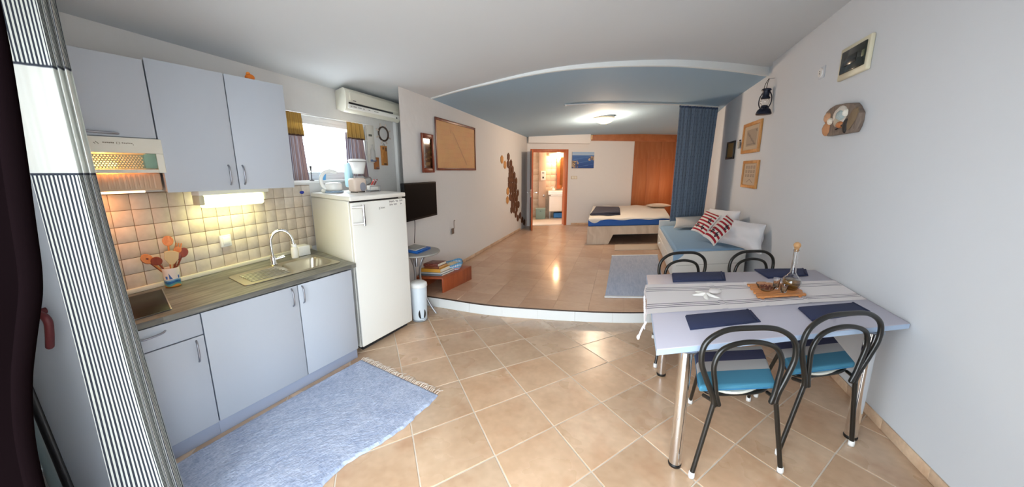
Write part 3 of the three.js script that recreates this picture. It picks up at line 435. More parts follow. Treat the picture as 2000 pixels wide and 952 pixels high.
  { const c = at(0.535, 0.40), k = thing('cutlery_tray', 'small wire tray with a white inner box on the fridge', 'tray'), P = new Plan([c.x + 0.02, c.z + 0.07], [c.x + 0.06, c.z - 0.05], [c.x - 0.04, c.z - 0.09], [c.x - 0.08, c.z + 0.03]);
    part('base', P.full(1.468, 1.474, 0.002), M([70, 74, 84], 0.5), k); part('rim', P.ring(0, P.W, 1.515, 1.521, 0.006, -0.003, 0.003, 0.002), satin, k); part('inner_box', P.box(0.015, P.W - 0.015, 1.4742, 1.525, 0.015, P.D - 0.02, 0.006), M([226, 222, 214], 0.4), k);
    for (const [s, d_] of [[0.005, 0.005], [P.W - 0.005, 0.005], [0.005, P.D - 0.005], [P.W - 0.005, P.D - 0.005]]) part('leg', bar(P.at(s, 1.4605, d_), P.at(s, 1.52, d_), 0.003), satin, k);
    for (const [i, lab] of [[0, 'red and white handled knife lying tilted in the wire tray'], [1, 'dark red handled knife beside it at the end of the wire tray']]) { const a = P.at(0.05 + i * 0.03, 1.53, 0.05), b = P.at(0.085 + i * 0.035, 1.585, 0.045), q = thing('knife', lab, 'knife'); part('handle', bar(a, b, 0.008, 0.007), M(i ? [120, 40, 40] : [196, 60, 50], 0.4), q); part('stripe', bar(a.clone().lerp(b, 0.4), a.clone().lerp(b, 0.6), 0.0088), whiteM, q); } }
}
{ // sill, window curtains, wall ornaments
  const c = thing('candlestick', 'thin dark candlestick on the kitchen window sill', 'candlestick'); part('foot', lathe([[0, 0], [0.022, 0], [0.02, 0.006], [0.004, 0.01], [0, 0.01]], -3.06, 1.5765, -3.03), darkM, c); part('stem', lathe([[0, 0.008], [0.004, 0.008], [0.004, 0.09], [0.008, 0.1], [0.004, 0.108], [0, 0.11]], -3.06, 1.5765, -3.03), darkM, c); part('cup', lathe([[0, 0.105], [0.006, 0.105], [0.012, 0.14], [0.014, 0.15], [0.01, 0.15], [0, 0.12]], -3.06, 1.5765, -3.03), darkM, c);
  const b = thing('blue_cup', 'small light blue cup on the window sill behind the kettle', 'cup'); part('body', lathe([[0, 0], [0.022, 0], [0.03, 0.07], [0.027, 0.07], [0.02, 0.006], [0, 0.006]], -3.075, 1.5765, -3.2), M([90, 160, 214], 0.4), b);
  const goldT = canvasTex(128, 64, (x, w, h) => { x.fillStyle = 'rgb(160,124,56)'; x.fillRect(0, 0, w, h); for (let k = 0; k < 26; k++) { x.fillStyle = k % 2 ? 'rgb(150,112,48)' : 'rgb(176,138,68)'; x.fillRect(k * 5, 0, 2, h); } });
  const purpT = canvasTex(256, 64, (x, w, h) => { const cs = ['rgb(112,92,104)', 'rgb(138,112,110)', 'rgb(96,86,100)', 'rgb(150,124,118)', 'rgb(160,160,172)']; for (let k = 0; k < 32; k++) { x.fillStyle = cs[(k * 7 + (k >> 2)) % 5]; x.fillRect(k * 8, 0, 8, h); } });
  const gold = T(goldT, 0.8, { side: THREE.DoubleSide, transmission: 0.12, thickness: 0 }), purp = T(purpT, 0.85, { side: THREE.DoubleSide, transmission: 0.1, thickness: 0 });
  for (const [za, zb, zc, zd, ylo, ym, lab] of [[-2.72, -2.9, -2.70, -2.93, 1.585, 2.01, 'gold and purple striped window curtain beside the wall cabinet'], [-3.5, -3.775, -3.48, -3.83, 1.6, 2.04, 'gold and purple striped window curtain above the coffee maker']]) {
    const t = thing('window_curtain', lab, 'curtain', 'curtains at the kitchen window'), f = (y0, y1, off, spread) => sheet((a, v) => { const y = y0 + (y1 - y0) * v, k = spread * (1 - v); return V(-3.0 + off + 0.016 * Math.sin(a * 26 + off * 90) * (0.6 + 0.4 * (1 - v)), y, (za + (zc - za) * k) + ((zb + (zd - zb) * k) - (za + (zc - za) * k)) * a); }, 60, 12, (a, v) => [a * 1.6, v]);
    part('panel', f(ylo, ym + 0.06, 0, 1), purp, t, 'purple striped lower panel'); part('valance', f(ym, 2.215, 0.022, 0.4), gold, t, 'gathered gold valance'); part('border', f(ym - 0.008, ym + 0.008, 0.026, 0.45), M([70, 46, 36], 0.8, { side: THREE.DoubleSide }), t, 'dark border of the valance');
  }
  const nail = (o, x, y, z) => part('cord', tube([[x, y, z + 0.02], [x + 0.002, y + 0.03, z], [x, y, z - 0.02]], 0.002), darkM, o);
  { const w = thing('wheel_ornament', 'dark ring of a small ship wheel hung beside the kitchen window', 'wall ornament'), y = 2.154, z = -4.292, x = -3.065; part('rim', new THREE.TorusGeometry(0.088, 0.011, 10, 36).rotateY(Math.PI / 2).scale(1, 1, 1.15).translate(x, y, z), M([62, 44, 34], 0.5), w);
    for (let k = 0; k < 8; k++) { const a = (k + 0.5) * Math.PI / 4; part('spoke', bar([x, y + Math.sin(a) * 0.097, z + Math.cos(a) * 0.115], [x, y + Math.sin(a) * 0.135, z + Math.cos(a) * 0.16], 0.009), M([206, 190, 178], 0.6), w); } }
  { const w = thing('wooden_plaque', 'tall narrow wooden plaque with dark drawings under the ship wheel', 'wall ornament'); part('board', metreUV(KW.box(4.82, 4.94, 1.745, 2.0, -0.022, -0.002, 0.004)), T(rep(oak, 3, 3), 0.6, { color: srgb(236, 220, 196) }), w); part('motif', [KW.box(4.835, 4.86, 1.95, 1.985, -0.028, -0.022, 0.004), KW.box(4.895, 4.92, 1.93, 1.98, -0.028, -0.022, 0.004), KW.box(4.85, 4.91, 1.755, 1.772, -0.028, -0.022, 0.004)], M([96, 66, 44], 0.7), w); nail(w, -3.066, 2.0, -4.28); }
  { const w = thing('wooden_plaque', 'short wooden plaque low on the wall left of the tall one', 'wall ornament'); part('board', metreUV(KW.box(4.66, 4.755, 1.695, 1.845, -0.02, -0.002, 0.004)), T(rep(oak, 3, 3), 0.6, { color: srgb(206, 176, 156) }), w); part('motif', KW.box(4.68, 4.735, 1.7, 1.725, -0.026, -0.02, 0.004), M([110, 80, 74], 0.7), w); }
  { const w = thing('bottle_plaque', 'pale plaque with a bottle drawing and blue foot right of the curtain', 'wall ornament'); part('board', KW.box(4.56, 4.69, 1.775, 2.235, -0.018, -0.002, 0.004), M([214, 208, 198], 0.7), w); part('bottle', lathe([[0, 0], [0.034, 0], [0.036, 0.02], [0.034, 0.12], [0.012, 0.17], [0.011, 0.2], [0, 0.2]], -3.058, 1.80, -4.025, 20), M([170, 166, 160], 0.3), w); part('blue_foot', KW.box(4.585, 4.67, 1.79, 1.815, -0.045, -0.018, 0.004), M([90, 104, 136], 0.6), w); part('cap', KW.box(4.58, 4.64, 2.1, 2.125, -0.026, -0.018, 0.004), M([90, 90, 80], 0.6), w); }
  { const w = thing('thermometer', 'narrow white thermometer strip on the wall beside the right window curtain', 'thermometer'); part('body', KW.box(4.475, 4.51, 1.8, 2.25, -0.03, -0.002, 0.006), whiteM, w); part('scale', KW.box(4.489, 4.497, 1.86, 2.2, -0.033, -0.03, 0.001), greyM, w); part('clip', KW.box(4.46, 4.53, 2.03, 2.05, -0.036, -0.028, 0.004), whiteM, w); }
  one('pipe_cover', KW.box(5.13, 5.19, 1.2, 2.36, -0.05, -0.001, 0.01, 2), whiteM, 'vertical white pipe cover below the right end of air conditioner', 'pipe');
}
{ // air conditioner
  const A = new Plan([-2.8, -3.33], [-2.79, -4.29], [-3.075, -4.5], [-3.075, -3.49]), a = thing('air_conditioner', 'cream wall-mounted air conditioner above the kitchen window', 'air conditioner'), D = A.D;
  const prof = (s0, s1, g = 0) => { const sh = new THREE.Shape(); sh.moveTo(-D, 2.345); sh.lineTo(-0.11, 2.295); sh.quadraticCurveTo(-0.03, 2.298, -0.008 - g, 2.355); sh.quadraticCurveTo(0.006 - g, 2.4, -0.004 - g, 2.46); sh.quadraticCurveTo(-0.014 - g, 2.535, -0.09, 2.54); sh.lineTo(-D, 2.54); const e = new THREE.ExtrudeGeometry(sh, { depth: s1 - s0, bevelEnabled: true, bevelSize: 0.006, bevelThickness: 0.006, bevelOffset: -0.006, bevelSegments: 2, curveSegments: 8 }); const p = e.attributes.position; for (let i = 0; i < p.count; i++) { const x = p.getX(i), y = p.getY(i), z = p.getZ(i); p.setXYZ(i, s1 - z, y + (s1 - z) * 0.0, x); } return A.map(e, 0.6); };
  part('casing', prof(0, A.W), M([226, 222, 206], 0.35), a); part('front_panel', A.box(0.05, A.W - 0.05, 2.40, 2.50, -0.012, 0.02, 0.012, 3), M([222, 218, 202], 0.35), a);
  part('air_slot', A.box(0.03, 0.80, 2.372, 2.388, -0.01, 0.03, 0.003), blackM, a); part('flap', A.box(0.02, A.W - 0.02, 2.325, 2.37, -0.006, 0.02, 0.008, 2), M([238, 236, 228], 0.35), a); part('sensor', A.box(0.855, 0.885, 2.325, 2.34, -0.01, 0, 0.004), blackM, a);
  const pr = canvasTex(256, 24, (x, w, h) => { x.fillStyle = 'rgb(238,236,228)'; x.fillRect(0, 0, w, h); x.fillStyle = 'rgb(150,146,140)'; [[6, 10], [24, 22], [56, 24], [92, 10], [130, 14], [174, 34]].forEach(([q, l]) => x.fillRect(q, 8, l, 8)); });
  part('print', A.panel(0.04, 0.62, 2.336, 2.36, -0.0072), T(pr, 0.4), a); part('emblem', A.box(0.09, 0.14, 2.404, 2.412, -0.0135, -0.011, 0.001), M([90, 88, 86], 0.5), a);
}

// ---------- left wall of the raised part ----------
{
  const P = new Plan([-2.35, -3.6], [-2.35, -4.355], [-2.4, -4.355], [-2.4, -3.6]), t = thing('television', 'black flat television on a wall arm beside the fridge', 'television');
  part('housing', P.full(1.09, 1.535, 0.008, 2), M([12, 12, 14], 0.5, { specularIntensity: 0.4 }), t); part('screen', P.box(0.015, P.W - 0.015, 1.115, 1.52, -0.002, 0.002, 0), M([7, 7, 9], 0.45, { specularIntensity: 0.12 }), t); part('wall_arm', [bx(0.1, 0.04, 0.04, -2.45, 1.32, -4.0, 0.004), bx(0.015, 0.2, 0.2, -2.492, 1.32, -4.0, 0.004)], darkM, t);
  part('cable', tube([[-2.42, 1.1, -3.9], [-2.44, 1.0, -3.93], [-2.43, 0.9, -3.9], [-2.46, 0.78, -3.93]], 0.004), darkM, t);
}
{ // round table
  const x = -2.275, z = -3.655, t = thing('round_table', 'small round grey table on bent metal legs behind the fridge', 'table');
  part('top', lathe([[0, 0.722], [0.268, 0.722], [0.28, 0.735], [0.275, 0.748], [0, 0.75]], x, 0, z, 48), M([158, 156, 150], 0.5), t);
  part('hub', lathe([[0, 0.56], [0.02, 0.56], [0.02, 0.722], [0, 0.722]], x, 0, z, 16), satin, t);
  for (const [dx, dz] of [[0.245, 0.03], [-0.02, 0.2], [-0.18, -0.12], [0.12, -0.13]]) { const y0 = 0; part('leg', tube([[x + dx * 0.55, 0.72, z + dz * 0.55], [x + dx * 0.2, 0.52, z + dz * 0.2], [x + dx * 0.3, 0.3, z + dz * 0.3], [x + dx * 0.7, y0 + 0.1, z + dz * 0.7], [x + dx, y0 + 0.012, z + dz]], 0.0105, false, 30, 10), satin, t); }
  const Q = new Plan([-2.16, -3.5], [-2.15, -3.78], [-2.42, -3.86], [-2.42, -3.57]);
  one('tray', [Q.ring(0, Q.W, 0.7505, 0.78, 0.012, 0, Q.D, 0.004), Q.box(0.012, Q.W - 0.012, 0.7505, 0.758, 0.01, Q.D - 0.01, 0.002)], M([30, 96, 176], 0.4), 'blue plastic tray on the small round table', 'tray');
  const R = new Plan([-2.2, -3.53], [-2.19, -3.75], [-2.39, -3.81], [-2.39, -3.6]); const b = thing('magazine', 'grey magazine lying in the blue tray', 'magazine'); part('pages', R.full(0.7585, 0.79, 0.003), M([190, 186, 178], 0.8), b); part('cover', R.full(0.79, 0.7935, 0.001), M([148, 148, 144], 0.5), b);
}
{ // pedal bin
  const x = -2.125, z = -3.425, b = thing('pedal_bin', 'small pale plastic pedal bin between fridge and step', 'bin');
  part('body', lathe([[0, 0.01], [0.074, 0.01], [0.082, 0.03], [0.092, 0.40], [0, 0.40]], x, 0, z, 36), M([206, 216, 224], 0.4), b); part('lid', lathe([[0.094, 0.4], [0.098, 0.41], [0.094, 0.44], [0.07, 0.458], [0, 0.463]], x, 0, z, 36), M([226, 228, 226], 0.35), b);
  const e = [0.78, 0.62]; part('pedal_opening', new THREE.CylinderGeometry(0.042, 0.042, 0.03, 24).scale(1, 1, 1.6).rotateX(Math.PI / 2).scale(1, 1, 1).rotateY(Math.atan2(e[0], e[1])).translate(x + e[0] * 0.066, 0.095, z + e[1] * 0.066), blackM, b); part('pedal', bx(0.06, 0.014, 0.05, x + e[0] * 0.1, 0.04, z + e[1] * 0.1, 0.005), M([206, 216, 224], 0.4), b); part('foot_ring', lathe([[0.06, 0], [0.082, 0], [0.082, 0.012], [0.06, 0.012]], x, 0, z), greyM, b);
}
{ // low open shelf with books and basket
  const B = new Plan([-2.485, -3.94], [-2.114, -3.995], [-2.0, -4.65], [-2.485, -4.64]), s = thing('low_shelf', 'low reddish wood open box shelf on the raised floor edge', 'shelf'), y = UP;
  part('top', metreUV(B.box(0, B.W, y + 0.18, y + 0.2, 0, B.D, 0.002)), shelfM, s); part('side_panel', metreUV(B.box(B.W - 0.02, B.W, y, y + 0.18, 0, B.D, 0.002)), shelfM, s); part('side_panel', metreUV(B.box(0, 0.02, y, y + 0.18, 0, B.D, 0.002)), shelfM, s); part('back_panel', metreUV(B.box(0.02, B.W - 0.02, y, y + 0.18, B.D - 0.02, B.D, 0.002)), shelfM, s);
  let h = y + 0.2005; const book = (q, t, cov, label, pages = [222, 214, 196]) => { const P = new Plan(...q), o = thing('book', label, 'book', 'books on the low shelf'); part('cover', [P.box(0, P.W, h, h + 0.003, 0, P.D, 0.001), P.box(0, P.W, h + t - 0.003, h + t, 0, P.D, 0.001), P.box(0, P.W, h, h + t, 0, 0.004, 0.001)], cov, o); part('pages', P.box(0.004, P.W - 0.003, h + 0.003, h + t - 0.003, 0.004, P.D - 0.003, 0), M(pages, 0.9), o); h += t + 0.0005; };
  book([[-2.475, -4.01], [-2.165, -4.06], [-2.12, -4.33], [-2.44, -4.29]], 0.022, M([96, 108, 118], 0.5), 'large slate blue book at the bottom of the pile on the low shelf');
  book([[-2.47, -4.02], [-2.175, -4.06], [-2.13, -4.34], [-2.43, -4.3]], 0.02, M([176, 178, 178], 0.5), 'large pale grey book, second from the bottom of the pile');
  book([[-2.46, -4.03], [-2.19, -4.07], [-2.16, -4.32], [-2.42, -4.28]], 0.044, M([206, 150, 50], 0.5), 'thick yellow book in the middle of the pile');
  book([[-2.41, -4.05], [-2.215, -4.08], [-2.19, -4.28], [-2.385, -4.25]], 0.032, M([120, 62, 30], 0.5), 'brown book under the topmost dark red one', [206, 160, 100]);
  const cov = canvasTex(128, 128, (x, w, hh) => { x.fillStyle = 'rgb(96,32,22)'; x.fillRect(0, 0, w, hh); x.strokeStyle = 'rgb(150,96,70)'; x.lineWidth = 6; for (let k = 0; k < 5; k++) { x.beginPath(); x.arc(20 + k * 22, 64 + (k % 2 ? 18 : -18), 20, 0, 5); x.stroke(); } });
  book([[-2.415, -4.04], [-2.22, -4.07], [-2.2, -4.27], [-2.39, -4.24]], 0.036, T(cov, 0.4), 'dark red patterned book on top of the pile');
  const c = [-2.19, 0.332, -4.47], k = thing('fabric_basket', 'soft blue checked and white fabric basket on the low shelf', 'basket'), ck = canvasTex(128, 64, (x, w, hh) => { x.fillStyle = 'rgb(226,230,232)'; x.fillRect(0, 0, w, hh); x.fillStyle = 'rgba(70,140,190,0.7)'; for (let i = 0; i < 8; i++) x.fillRect(i * 16, 0, 8, hh); x.fillRect(0, 0, w, 14); x.fillRect(0, 32, w, 12); x.fillStyle = 'rgb(196,70,60)'; x.fillRect(0, 48, w, 7); });
  const wall = (r, o) => sheet((a, v) => { const q = a * Math.PI * 2, R = r * (0.82 + 0.22 * v) * (1 + 0.05 * Math.sin(q * 5 + v * 2)); return V(c[0] + R * Math.cos(q) * 0.78, c[1] + o + 0.085 * v + 0.012 * Math.sin(q * 3) * v, c[2] + R * Math.sin(q) * 1.15); }, 48, 8, (a, v) => [a * 4, v]);
  part('side', [wall(0.15, 0.001), wall(0.142, 0.004)], T(ck, 0.9, { side: THREE.DoubleSide }), k); part('bottom', new THREE.CylinderGeometry(0.105, 0.1, 0.006, 32).scale(0.8, 1, 1.15).translate(c[0], c[1] + 0.004, c[2]), M([226, 230, 232], 0.9), k); part('folded_cloth', pillow(V(c[0], c[1] + 0.055, c[2]), V(0.07, 0, 0), V(0, 0.01, 0.1), 0.03, 0.1, 10, 0.012), M([214, 196, 160], 0.9), k);
}
{ // pictures and small things on the left wall
  const W = BWL, s = (z) => -3.83 - z;
  const mapT = canvasTex(512, 256, (x, w, h) => { x.fillStyle = 'rgb(208,158,104)'; x.fillRect(0, 0, w, h); for (let k = 0; k < 160; k++) { x.fillStyle = `rgba(${150 + (k * 7) % 60},${100 + (k * 5) % 40},60,0.06)`; x.fillRect((k * 83) % w, (k * 47) % h, 60, 30); } x.strokeStyle = 'rgba(160,114,72,0.45)'; x.lineWidth = 2; for (const o of [0, 14]) { x.beginPath(); x.moveTo(150 + o, 30); for (let k = 1; k < 26; k++) x.lineTo(150 + o + k * 9 + ((k * 37) % 17) - 8, 30 + k * 8 + ((k * 53) % 13) - 6); x.stroke(); } x.fillStyle = 'rgba(160,112,70,0.35)'; for (let k = 0; k < 26; k++) { x.beginPath(); x.ellipse(165 + k * 8 + (k * 29) % 30, 50 + k * 7, 12, 4, 0.8, 0, 7); x.fill(); } });
  const a = thing('wall_map', 'large old brown map in a thin dark red wooden frame', 'picture'); part('frame', metreUV(W.ring(s(-4.66), s(-6.1), 1.68, 2.4, 0.035, -0.03, -0.001)), frameRed, a); part('sheet', W.panel(s(-4.69), s(-6.07), 1.71, 2.37, -0.014), T(mapT, 0.6), a); part('backing', W.box(s(-4.68), s(-6.08), 1.7, 2.38, -0.012, -0.001, 0), frameRed, a);
  const dk = canvasTex(64, 192, (x, w, h) => { x.fillStyle = 'rgb(44,34,26)'; x.fillRect(0, 0, w, h); for (let k = 0; k < 60; k++) { x.fillStyle = `rgba(${90 + (k * 13) % 60},${74 + (k * 7) % 40},50,0.25)`; x.beginPath(); x.ellipse((k * 31) % w, 40 + (k * 53) % 140, 4 + k % 9, 8 + k % 13, k, 0, 7); x.fill(); } x.fillStyle = 'rgb(120,96,60)'; x.fillRect(14, 150, 30, 20); });
  const b = thing('narrow_picture', 'tall narrow dark picture under glass in a carved brown frame left of the map', 'picture'); part('frame', metreUV(W.ring(s(-4.27), s(-4.6), 1.65, 2.15, 0.05, -0.05, -0.001, 0.008)), T(rep(reddish, 3, 2), 0.35, { color: srgb(170, 130, 120) }), b); part('inner_frame', W.ring(s(-4.315), s(-4.555), 1.695, 2.105, 0.018, -0.042, -0.004, 0.004), frameRed, b); part('print', W.panel(s(-4.32), s(-4.55), 1.7, 2.1, -0.02), T(dk, 0.08, { clearcoat: 1, clearcoatRoughness: 0.03 }), b); part('backing', W.box(s(-4.3), s(-4.57), 1.68, 2.12, -0.018, -0.001, 0), darkM, b);
  const hk = thing('wall_hook', 'small brown socket box with a bent wire on the left wall', 'wall fixture'); part('box', W.box(s(-5.06), s(-5.14), 0.705, 0.79, -0.04, -0.001, 0.008, 2), M([112, 92, 76], 0.5), hk); part('wire', tube([[-2.47, 0.79, -5.1], [-2.47, 0.88, -5.1], [-2.475, 0.91, -5.12], [-2.485, 0.9, -5.17]], 0.005), M([130, 116, 104], 0.4), hk);
  const hex = (z, y, mat, label) => { const m = one('hexagon_tile', new THREE.CylinderGeometry(0.088, 0.092, 0.016, 6).rotateX(0).rotateZ(Math.PI / 2).rotateX(Math.PI / 6).translate(-2.4915, y, z), mat, label, 'wall decoration', 'wooden hexagons on the left wall'); return m; };
  const first = hex(-8.05, 1.98, hexM, 'dark brown hexagon at the very top of the wall cluster');
  const put = (z, y, mat, label) => { const m = first.clone(); m.name = numbered('hexagon_tile'); m.material = mat; m.position.set(0, y - 1.98, z + 8.05); m.userData = { label, category: 'wall decoration', group: 'wooden hexagons on the left wall' }; scene.add(m); rebase.push(m); };
  const col = [[-8.03, 1.82], [-8.25, 1.84], [-8.17, 1.7], [-8.38, 1.7], [-8.16, 1.58], [-8.33, 1.58], [-8.53, 1.56], [-8.11, 1.47], [-8.29, 1.46], [-8.49, 1.46], [-8.69, 1.42], [-8.11, 1.35], [-8.29, 1.34], [-8.49, 1.33], [-8.67, 1.28], [-8.24, 1.22], [-8.43, 1.21], [-8.63, 1.21], [-8.85, 1.12], [-8.2, 1.06], [-8.41, 1.09], [-8.62, 1.09], [-8.35, 0.97], [-8.54, 0.96], [-8.75, 0.98], [-8.35, 0.86], [-8.57, 0.84], [-8.77, 0.85], [-8.92, 0.82], [-8.3, 0.75], [-8.51, 0.73], [-8.75, 0.72], [-8.67, 0.6], [-8.86, 0.48], [-9.08, 0.52], [-9.27, 0.38], [-9.5, 0.28]];
  const nth = ['first', 'second', 'third', 'fourth', 'fifth', 'sixth', 'seventh', 'eighth', 'ninth', 'tenth', 'eleventh', 'twelfth', 'thirteenth', 'fourteenth', 'fifteenth', 'sixteenth', 'seventeenth', 'eighteenth', 'nineteenth', 'twentieth', 'twenty-first', 'twenty-second'], rows = [];
  for (const c of [...col].sort((p, q) => q[1] - p[1])) { const r = rows[rows.length - 1]; if (r && Math.abs(r[0][1] - c[1]) < 0.055) r.push(c); else rows.push([c]); }
  rows.forEach((r, i) => r.sort((p, q) => q[0] - p[0]).forEach(([z, y], k) => put(z, y, hexM, `dark brown hexagon, ${nth[k]} from the left in the ${nth[i + 1] ?? 'last'} dark row from the top`)));
  put(-7.58, 1.91, hexPale, 'pale wooden hexagon furthest left at the top of the cluster'); put(-7.79, 1.8, hexPale, 'pale wooden hexagon just below the topmost pale one'); put(-8.0, 1.21, hexPale, 'pale wooden hexagon at the left edge halfway down the cluster'); put(-7.97, 1.01, hexPale, 'lowest pale wooden hexagon at the left edge of the cluster');
}
// ---------- far end ----------
{
  const seaT = canvasTex(256, 192, (x, w, h) => { const g = x.createLinearGradient(0, 0, 0, h); g.addColorStop(0, 'rgb(150,180,214)'); g.addColorStop(0.18, 'rgb(170,190,210)'); g.addColorStop(0.22, 'rgb(70,110,170)'); g.addColorStop(1, 'rgb(30,66,130)'); x.fillStyle = g; x.fillRect(0, 0, w, h); for (let k = 0; k < 90; k++) { x.fillStyle = `rgba(${90 + (k * 17) % 90},${140 + (k * 11) % 60},${190 + (k * 7) % 50},0.22)`; x.fillRect((k * 61) % w, 44 + (k * 37) % 146, 18 + k % 22, 2 + k % 3); } for (let k = 0; k < 46; k++) { x.fillStyle = ['rgb(150,126,104)', 'rgb(178,152,120)', 'rgb(112,96,84)', 'rgb(196,172,140)'][k % 4]; const r = k < 30, px = r ? ((k * 23) % 80) * (0.5 + ((k * 7) % 10) / 20) : 256 - ((k * 19) % 74) * (0.5 + ((k * 5) % 10) / 20), py = r ? 106 + (k * 29) % 78 : 56 + (k * 13) % 38; x.beginPath(); x.ellipse(px, py, 7 + k % 9, 5 + k % 6, k, 0, 7); x.fill(); } x.fillStyle = 'rgb(96,80,66)'; for (let k = 0; k < 16; k++) x.fillRect((k * 13) % 70, 112 + (k * 11) % 60, 10, 6); for (let k = 0; k < 8; k++) x.fillRect(196 + (k * 13) % 56, 60 + (k * 7) % 30, 8, 5); });
  const p = thing('sea_painting', 'small unframed painting of blue sea and rocks right of the doorway', 'picture'); part('canvas', BACK.box(1.265, 1.91, 1.74, 2.18, -0.03, -0.001, 0.003), M([210, 206, 198], 0.8), p); part('picture', BACK.panel(1.266, 1.909, 1.741, 2.179, -0.031), T(seaT, 0.6), p);
  const s = thing('light_switch', 'cream double light switch under the sea painting', 'switch'); part('plate', BACK.box(1.26, 1.44, 1.44, 1.52, -0.014, -0.001, 0.006), M([206, 188, 160], 0.5), s); part('rocker', BACK.box(1.28, 1.345, 1.45, 1.51, -0.02, -0.013, 0.003), creamM, s); part('rocker', BACK.box(1.355, 1.42, 1.45, 1.51, -0.02, -0.013, 0.003), creamM, s);
  one('wall_sensor', BACK.box(1.79, 1.83, 2.52, 2.64, -0.05, -0.001, 0.01), M([240, 214, 170], 0.5), 'tiny pale box at the left end of the orange board by the ceiling', 'wall fixture');
  // bathroom things
  const B = BATH; const v = thing('vanity', 'white vanity cabinet with wash basin seen through the doorway', 'vanity'); part('cabinet', B.box(0.86, 1.72, 0.36, 0.86, -0.42, -0.01, 0.006), M([232, 220, 204], 0.4), v); part('door', B.box(0.87, 1.285, 0.37, 0.85, -0.44, -0.42, 0.004), M([236, 224, 208], 0.4), v); part('door', B.box(1.295, 1.71, 0.37, 0.85, -0.44, -0.42, 0.004), M([236, 224, 208], 0.4), v); part('basin', [B.box(0.82, 1.76, 0.9, 1.03, -0.5, -0.01, 0.03, 3), B.box(0.9, 1.68, 0.86, 0.9, -0.44, -0.02, 0.01)], M([246, 240, 232], 0.15), v); part('leg', [B.box(0.87, 0.91, 0.13, 0.36, -0.4, -0.36, 0.002), B.box(1.67, 1.71, 0.13, 0.36, -0.4, -0.36, 0.002)], greyM, v); part('tap', tube([B.at(1.3, 1.03, -0.1), B.at(1.3, 1.13, -0.1), B.at(1.3, 1.15, -0.18), B.at(1.3, 1.11, -0.24)], 0.014), chrome, v);
  const m = thing('bathroom_mirror', 'bathroom mirror with reddish wood frame above the basin', 'mirror'); part('frame', [B.box(1.11, 1.22, 1.08, 2.1, -0.12, -0.01, 0.004)], doorWood, m); part('mirror_glass', B.box(1.22, 1.85, 1.08, 2.1, -0.06, -0.01, 0.002), M([150, 100, 60], 0.06, { metalness: 0.85 }), m);
  const l = thing('bathroom_lamp', 'white lamp board with one glowing bulb over the bathroom mirror', 'lamp'); part('board', B.box(0.82, 1.75, 2.14, 2.24, -0.16, -0.01, 0.006), M([244, 232, 212], 0.5), l); part('bracket', B.box(0.86, 0.9, 2.24, 2.5, -0.06, -0.01, 0.003), greyM, l); const q = B.at(1.16, 2.08, -0.24); part('bulb', ball(0.07, q.x, q.y, q.z), glow(255, 214, 150, 9), l); const q2 = B.at(1.65, 2.11, -0.22); part('bulb', ball(0.05, q2.x, q2.y, q2.z, 0.7, 1.2, 0.7), M([250, 240, 220], 0.3), l);
  const pl = new THREE.PointLight(0xffd0a0, 8); pl.position.copy(q); pl.shadow.radius = 3; pl.castShadow = true; pl.name = 'bathroom_bulb'; scene.add(pl);
  const d = thing('soap_dispenser', 'white wall soap dispenser on the bathroom pillar', 'dispenser'); part('body', B.box(0.56, 0.73, 1.36, 1.66, -0.24, -0.142, 0.02, 2), M([240, 230, 214], 0.35), d); part('window', B.box(0.62, 0.67, 1.42, 1.48, -0.246, -0.238, 0.005), darkM, d); part('button', B.box(0.61, 0.68, 1.58, 1.62, -0.246, -0.238, 0.005), greyM, d);
  const ms = thing('soap_bottle', 'white pump bottle standing on the left of the basin', 'bottle'); const b0 = B.at(1.0, 1.03, -0.3); part('body', lathe([[0, 0], [0.05, 0], [0.055, 0.04], [0.04, 0.07], [0, 0.075]], b0.x, b0.y, b0.z), whiteM, ms); part('pump', tube([[b0.x, b0.y + 0.07, b0.z], [b0.x, b0.y + 0.11, b0.z], [b0.x - 0.08, b0.y + 0.115, b0.z]], 0.012), whiteM, ms);
  const cp = thing('tooth_mug', 'pale tooth mug on the right of the bathroom basin', 'cup'); const b1 = B.at(1.52, 1.03, -0.3); part('body', lathe([[0, 0], [0.045, 0], [0.05, 0.11], [0.045, 0.11], [0.04, 0.01], [0, 0.01]], b1.x, b1.y, b1.z), M([246, 232, 210], 0.3), cp);
  const g = thing('bathroom_bin', 'square grey-green bathroom bin by the pillar', 'bin'); const GB = new Plan(...[[0.3, 0.28], [0.62, 0.28], [0.62, 0.02], [0.3, 0.02]].map(([s_, d_]) => { const r = B.at(s_ + 0.12, 0, -d_ - 0.28); return [r.x, r.z]; })); part('body', GB.full(0.13, 0.45, 0.01), M([112, 132, 122], 0.5), g); part('lid', GB.box(-0.01, GB.W + 0.01, 0.45, 0.48, -0.01, GB.D + 0.01, 0.008), M([132, 150, 140], 0.5), g); part('handle', bx(0.05, 0.012, 0.012, ...GB.at(GB.W / 2, 0.4, -0.012).toArray()), darkM, g);
  one('floor_tub', B.box(1.02, 1.75, 0.13, 0.3, -0.34, -0.05, 0.03, 2), M([40, 110, 170], 0.5), 'long blue plastic tub on the floor under the vanity', 'tub');
  const st = thing('stop_valve', 'small round valve low on the bathroom pillar', 'valve'); const b2 = B.at(0.66, 0.86, -0.15); part('body', ball(0.035, b2.x, b2.y, b2.z), chrome, st); part('rosette', ball(0.05, b2.x, b2.y, b2.z - 0.01, 1, 1, 0.2), satin, st);
}
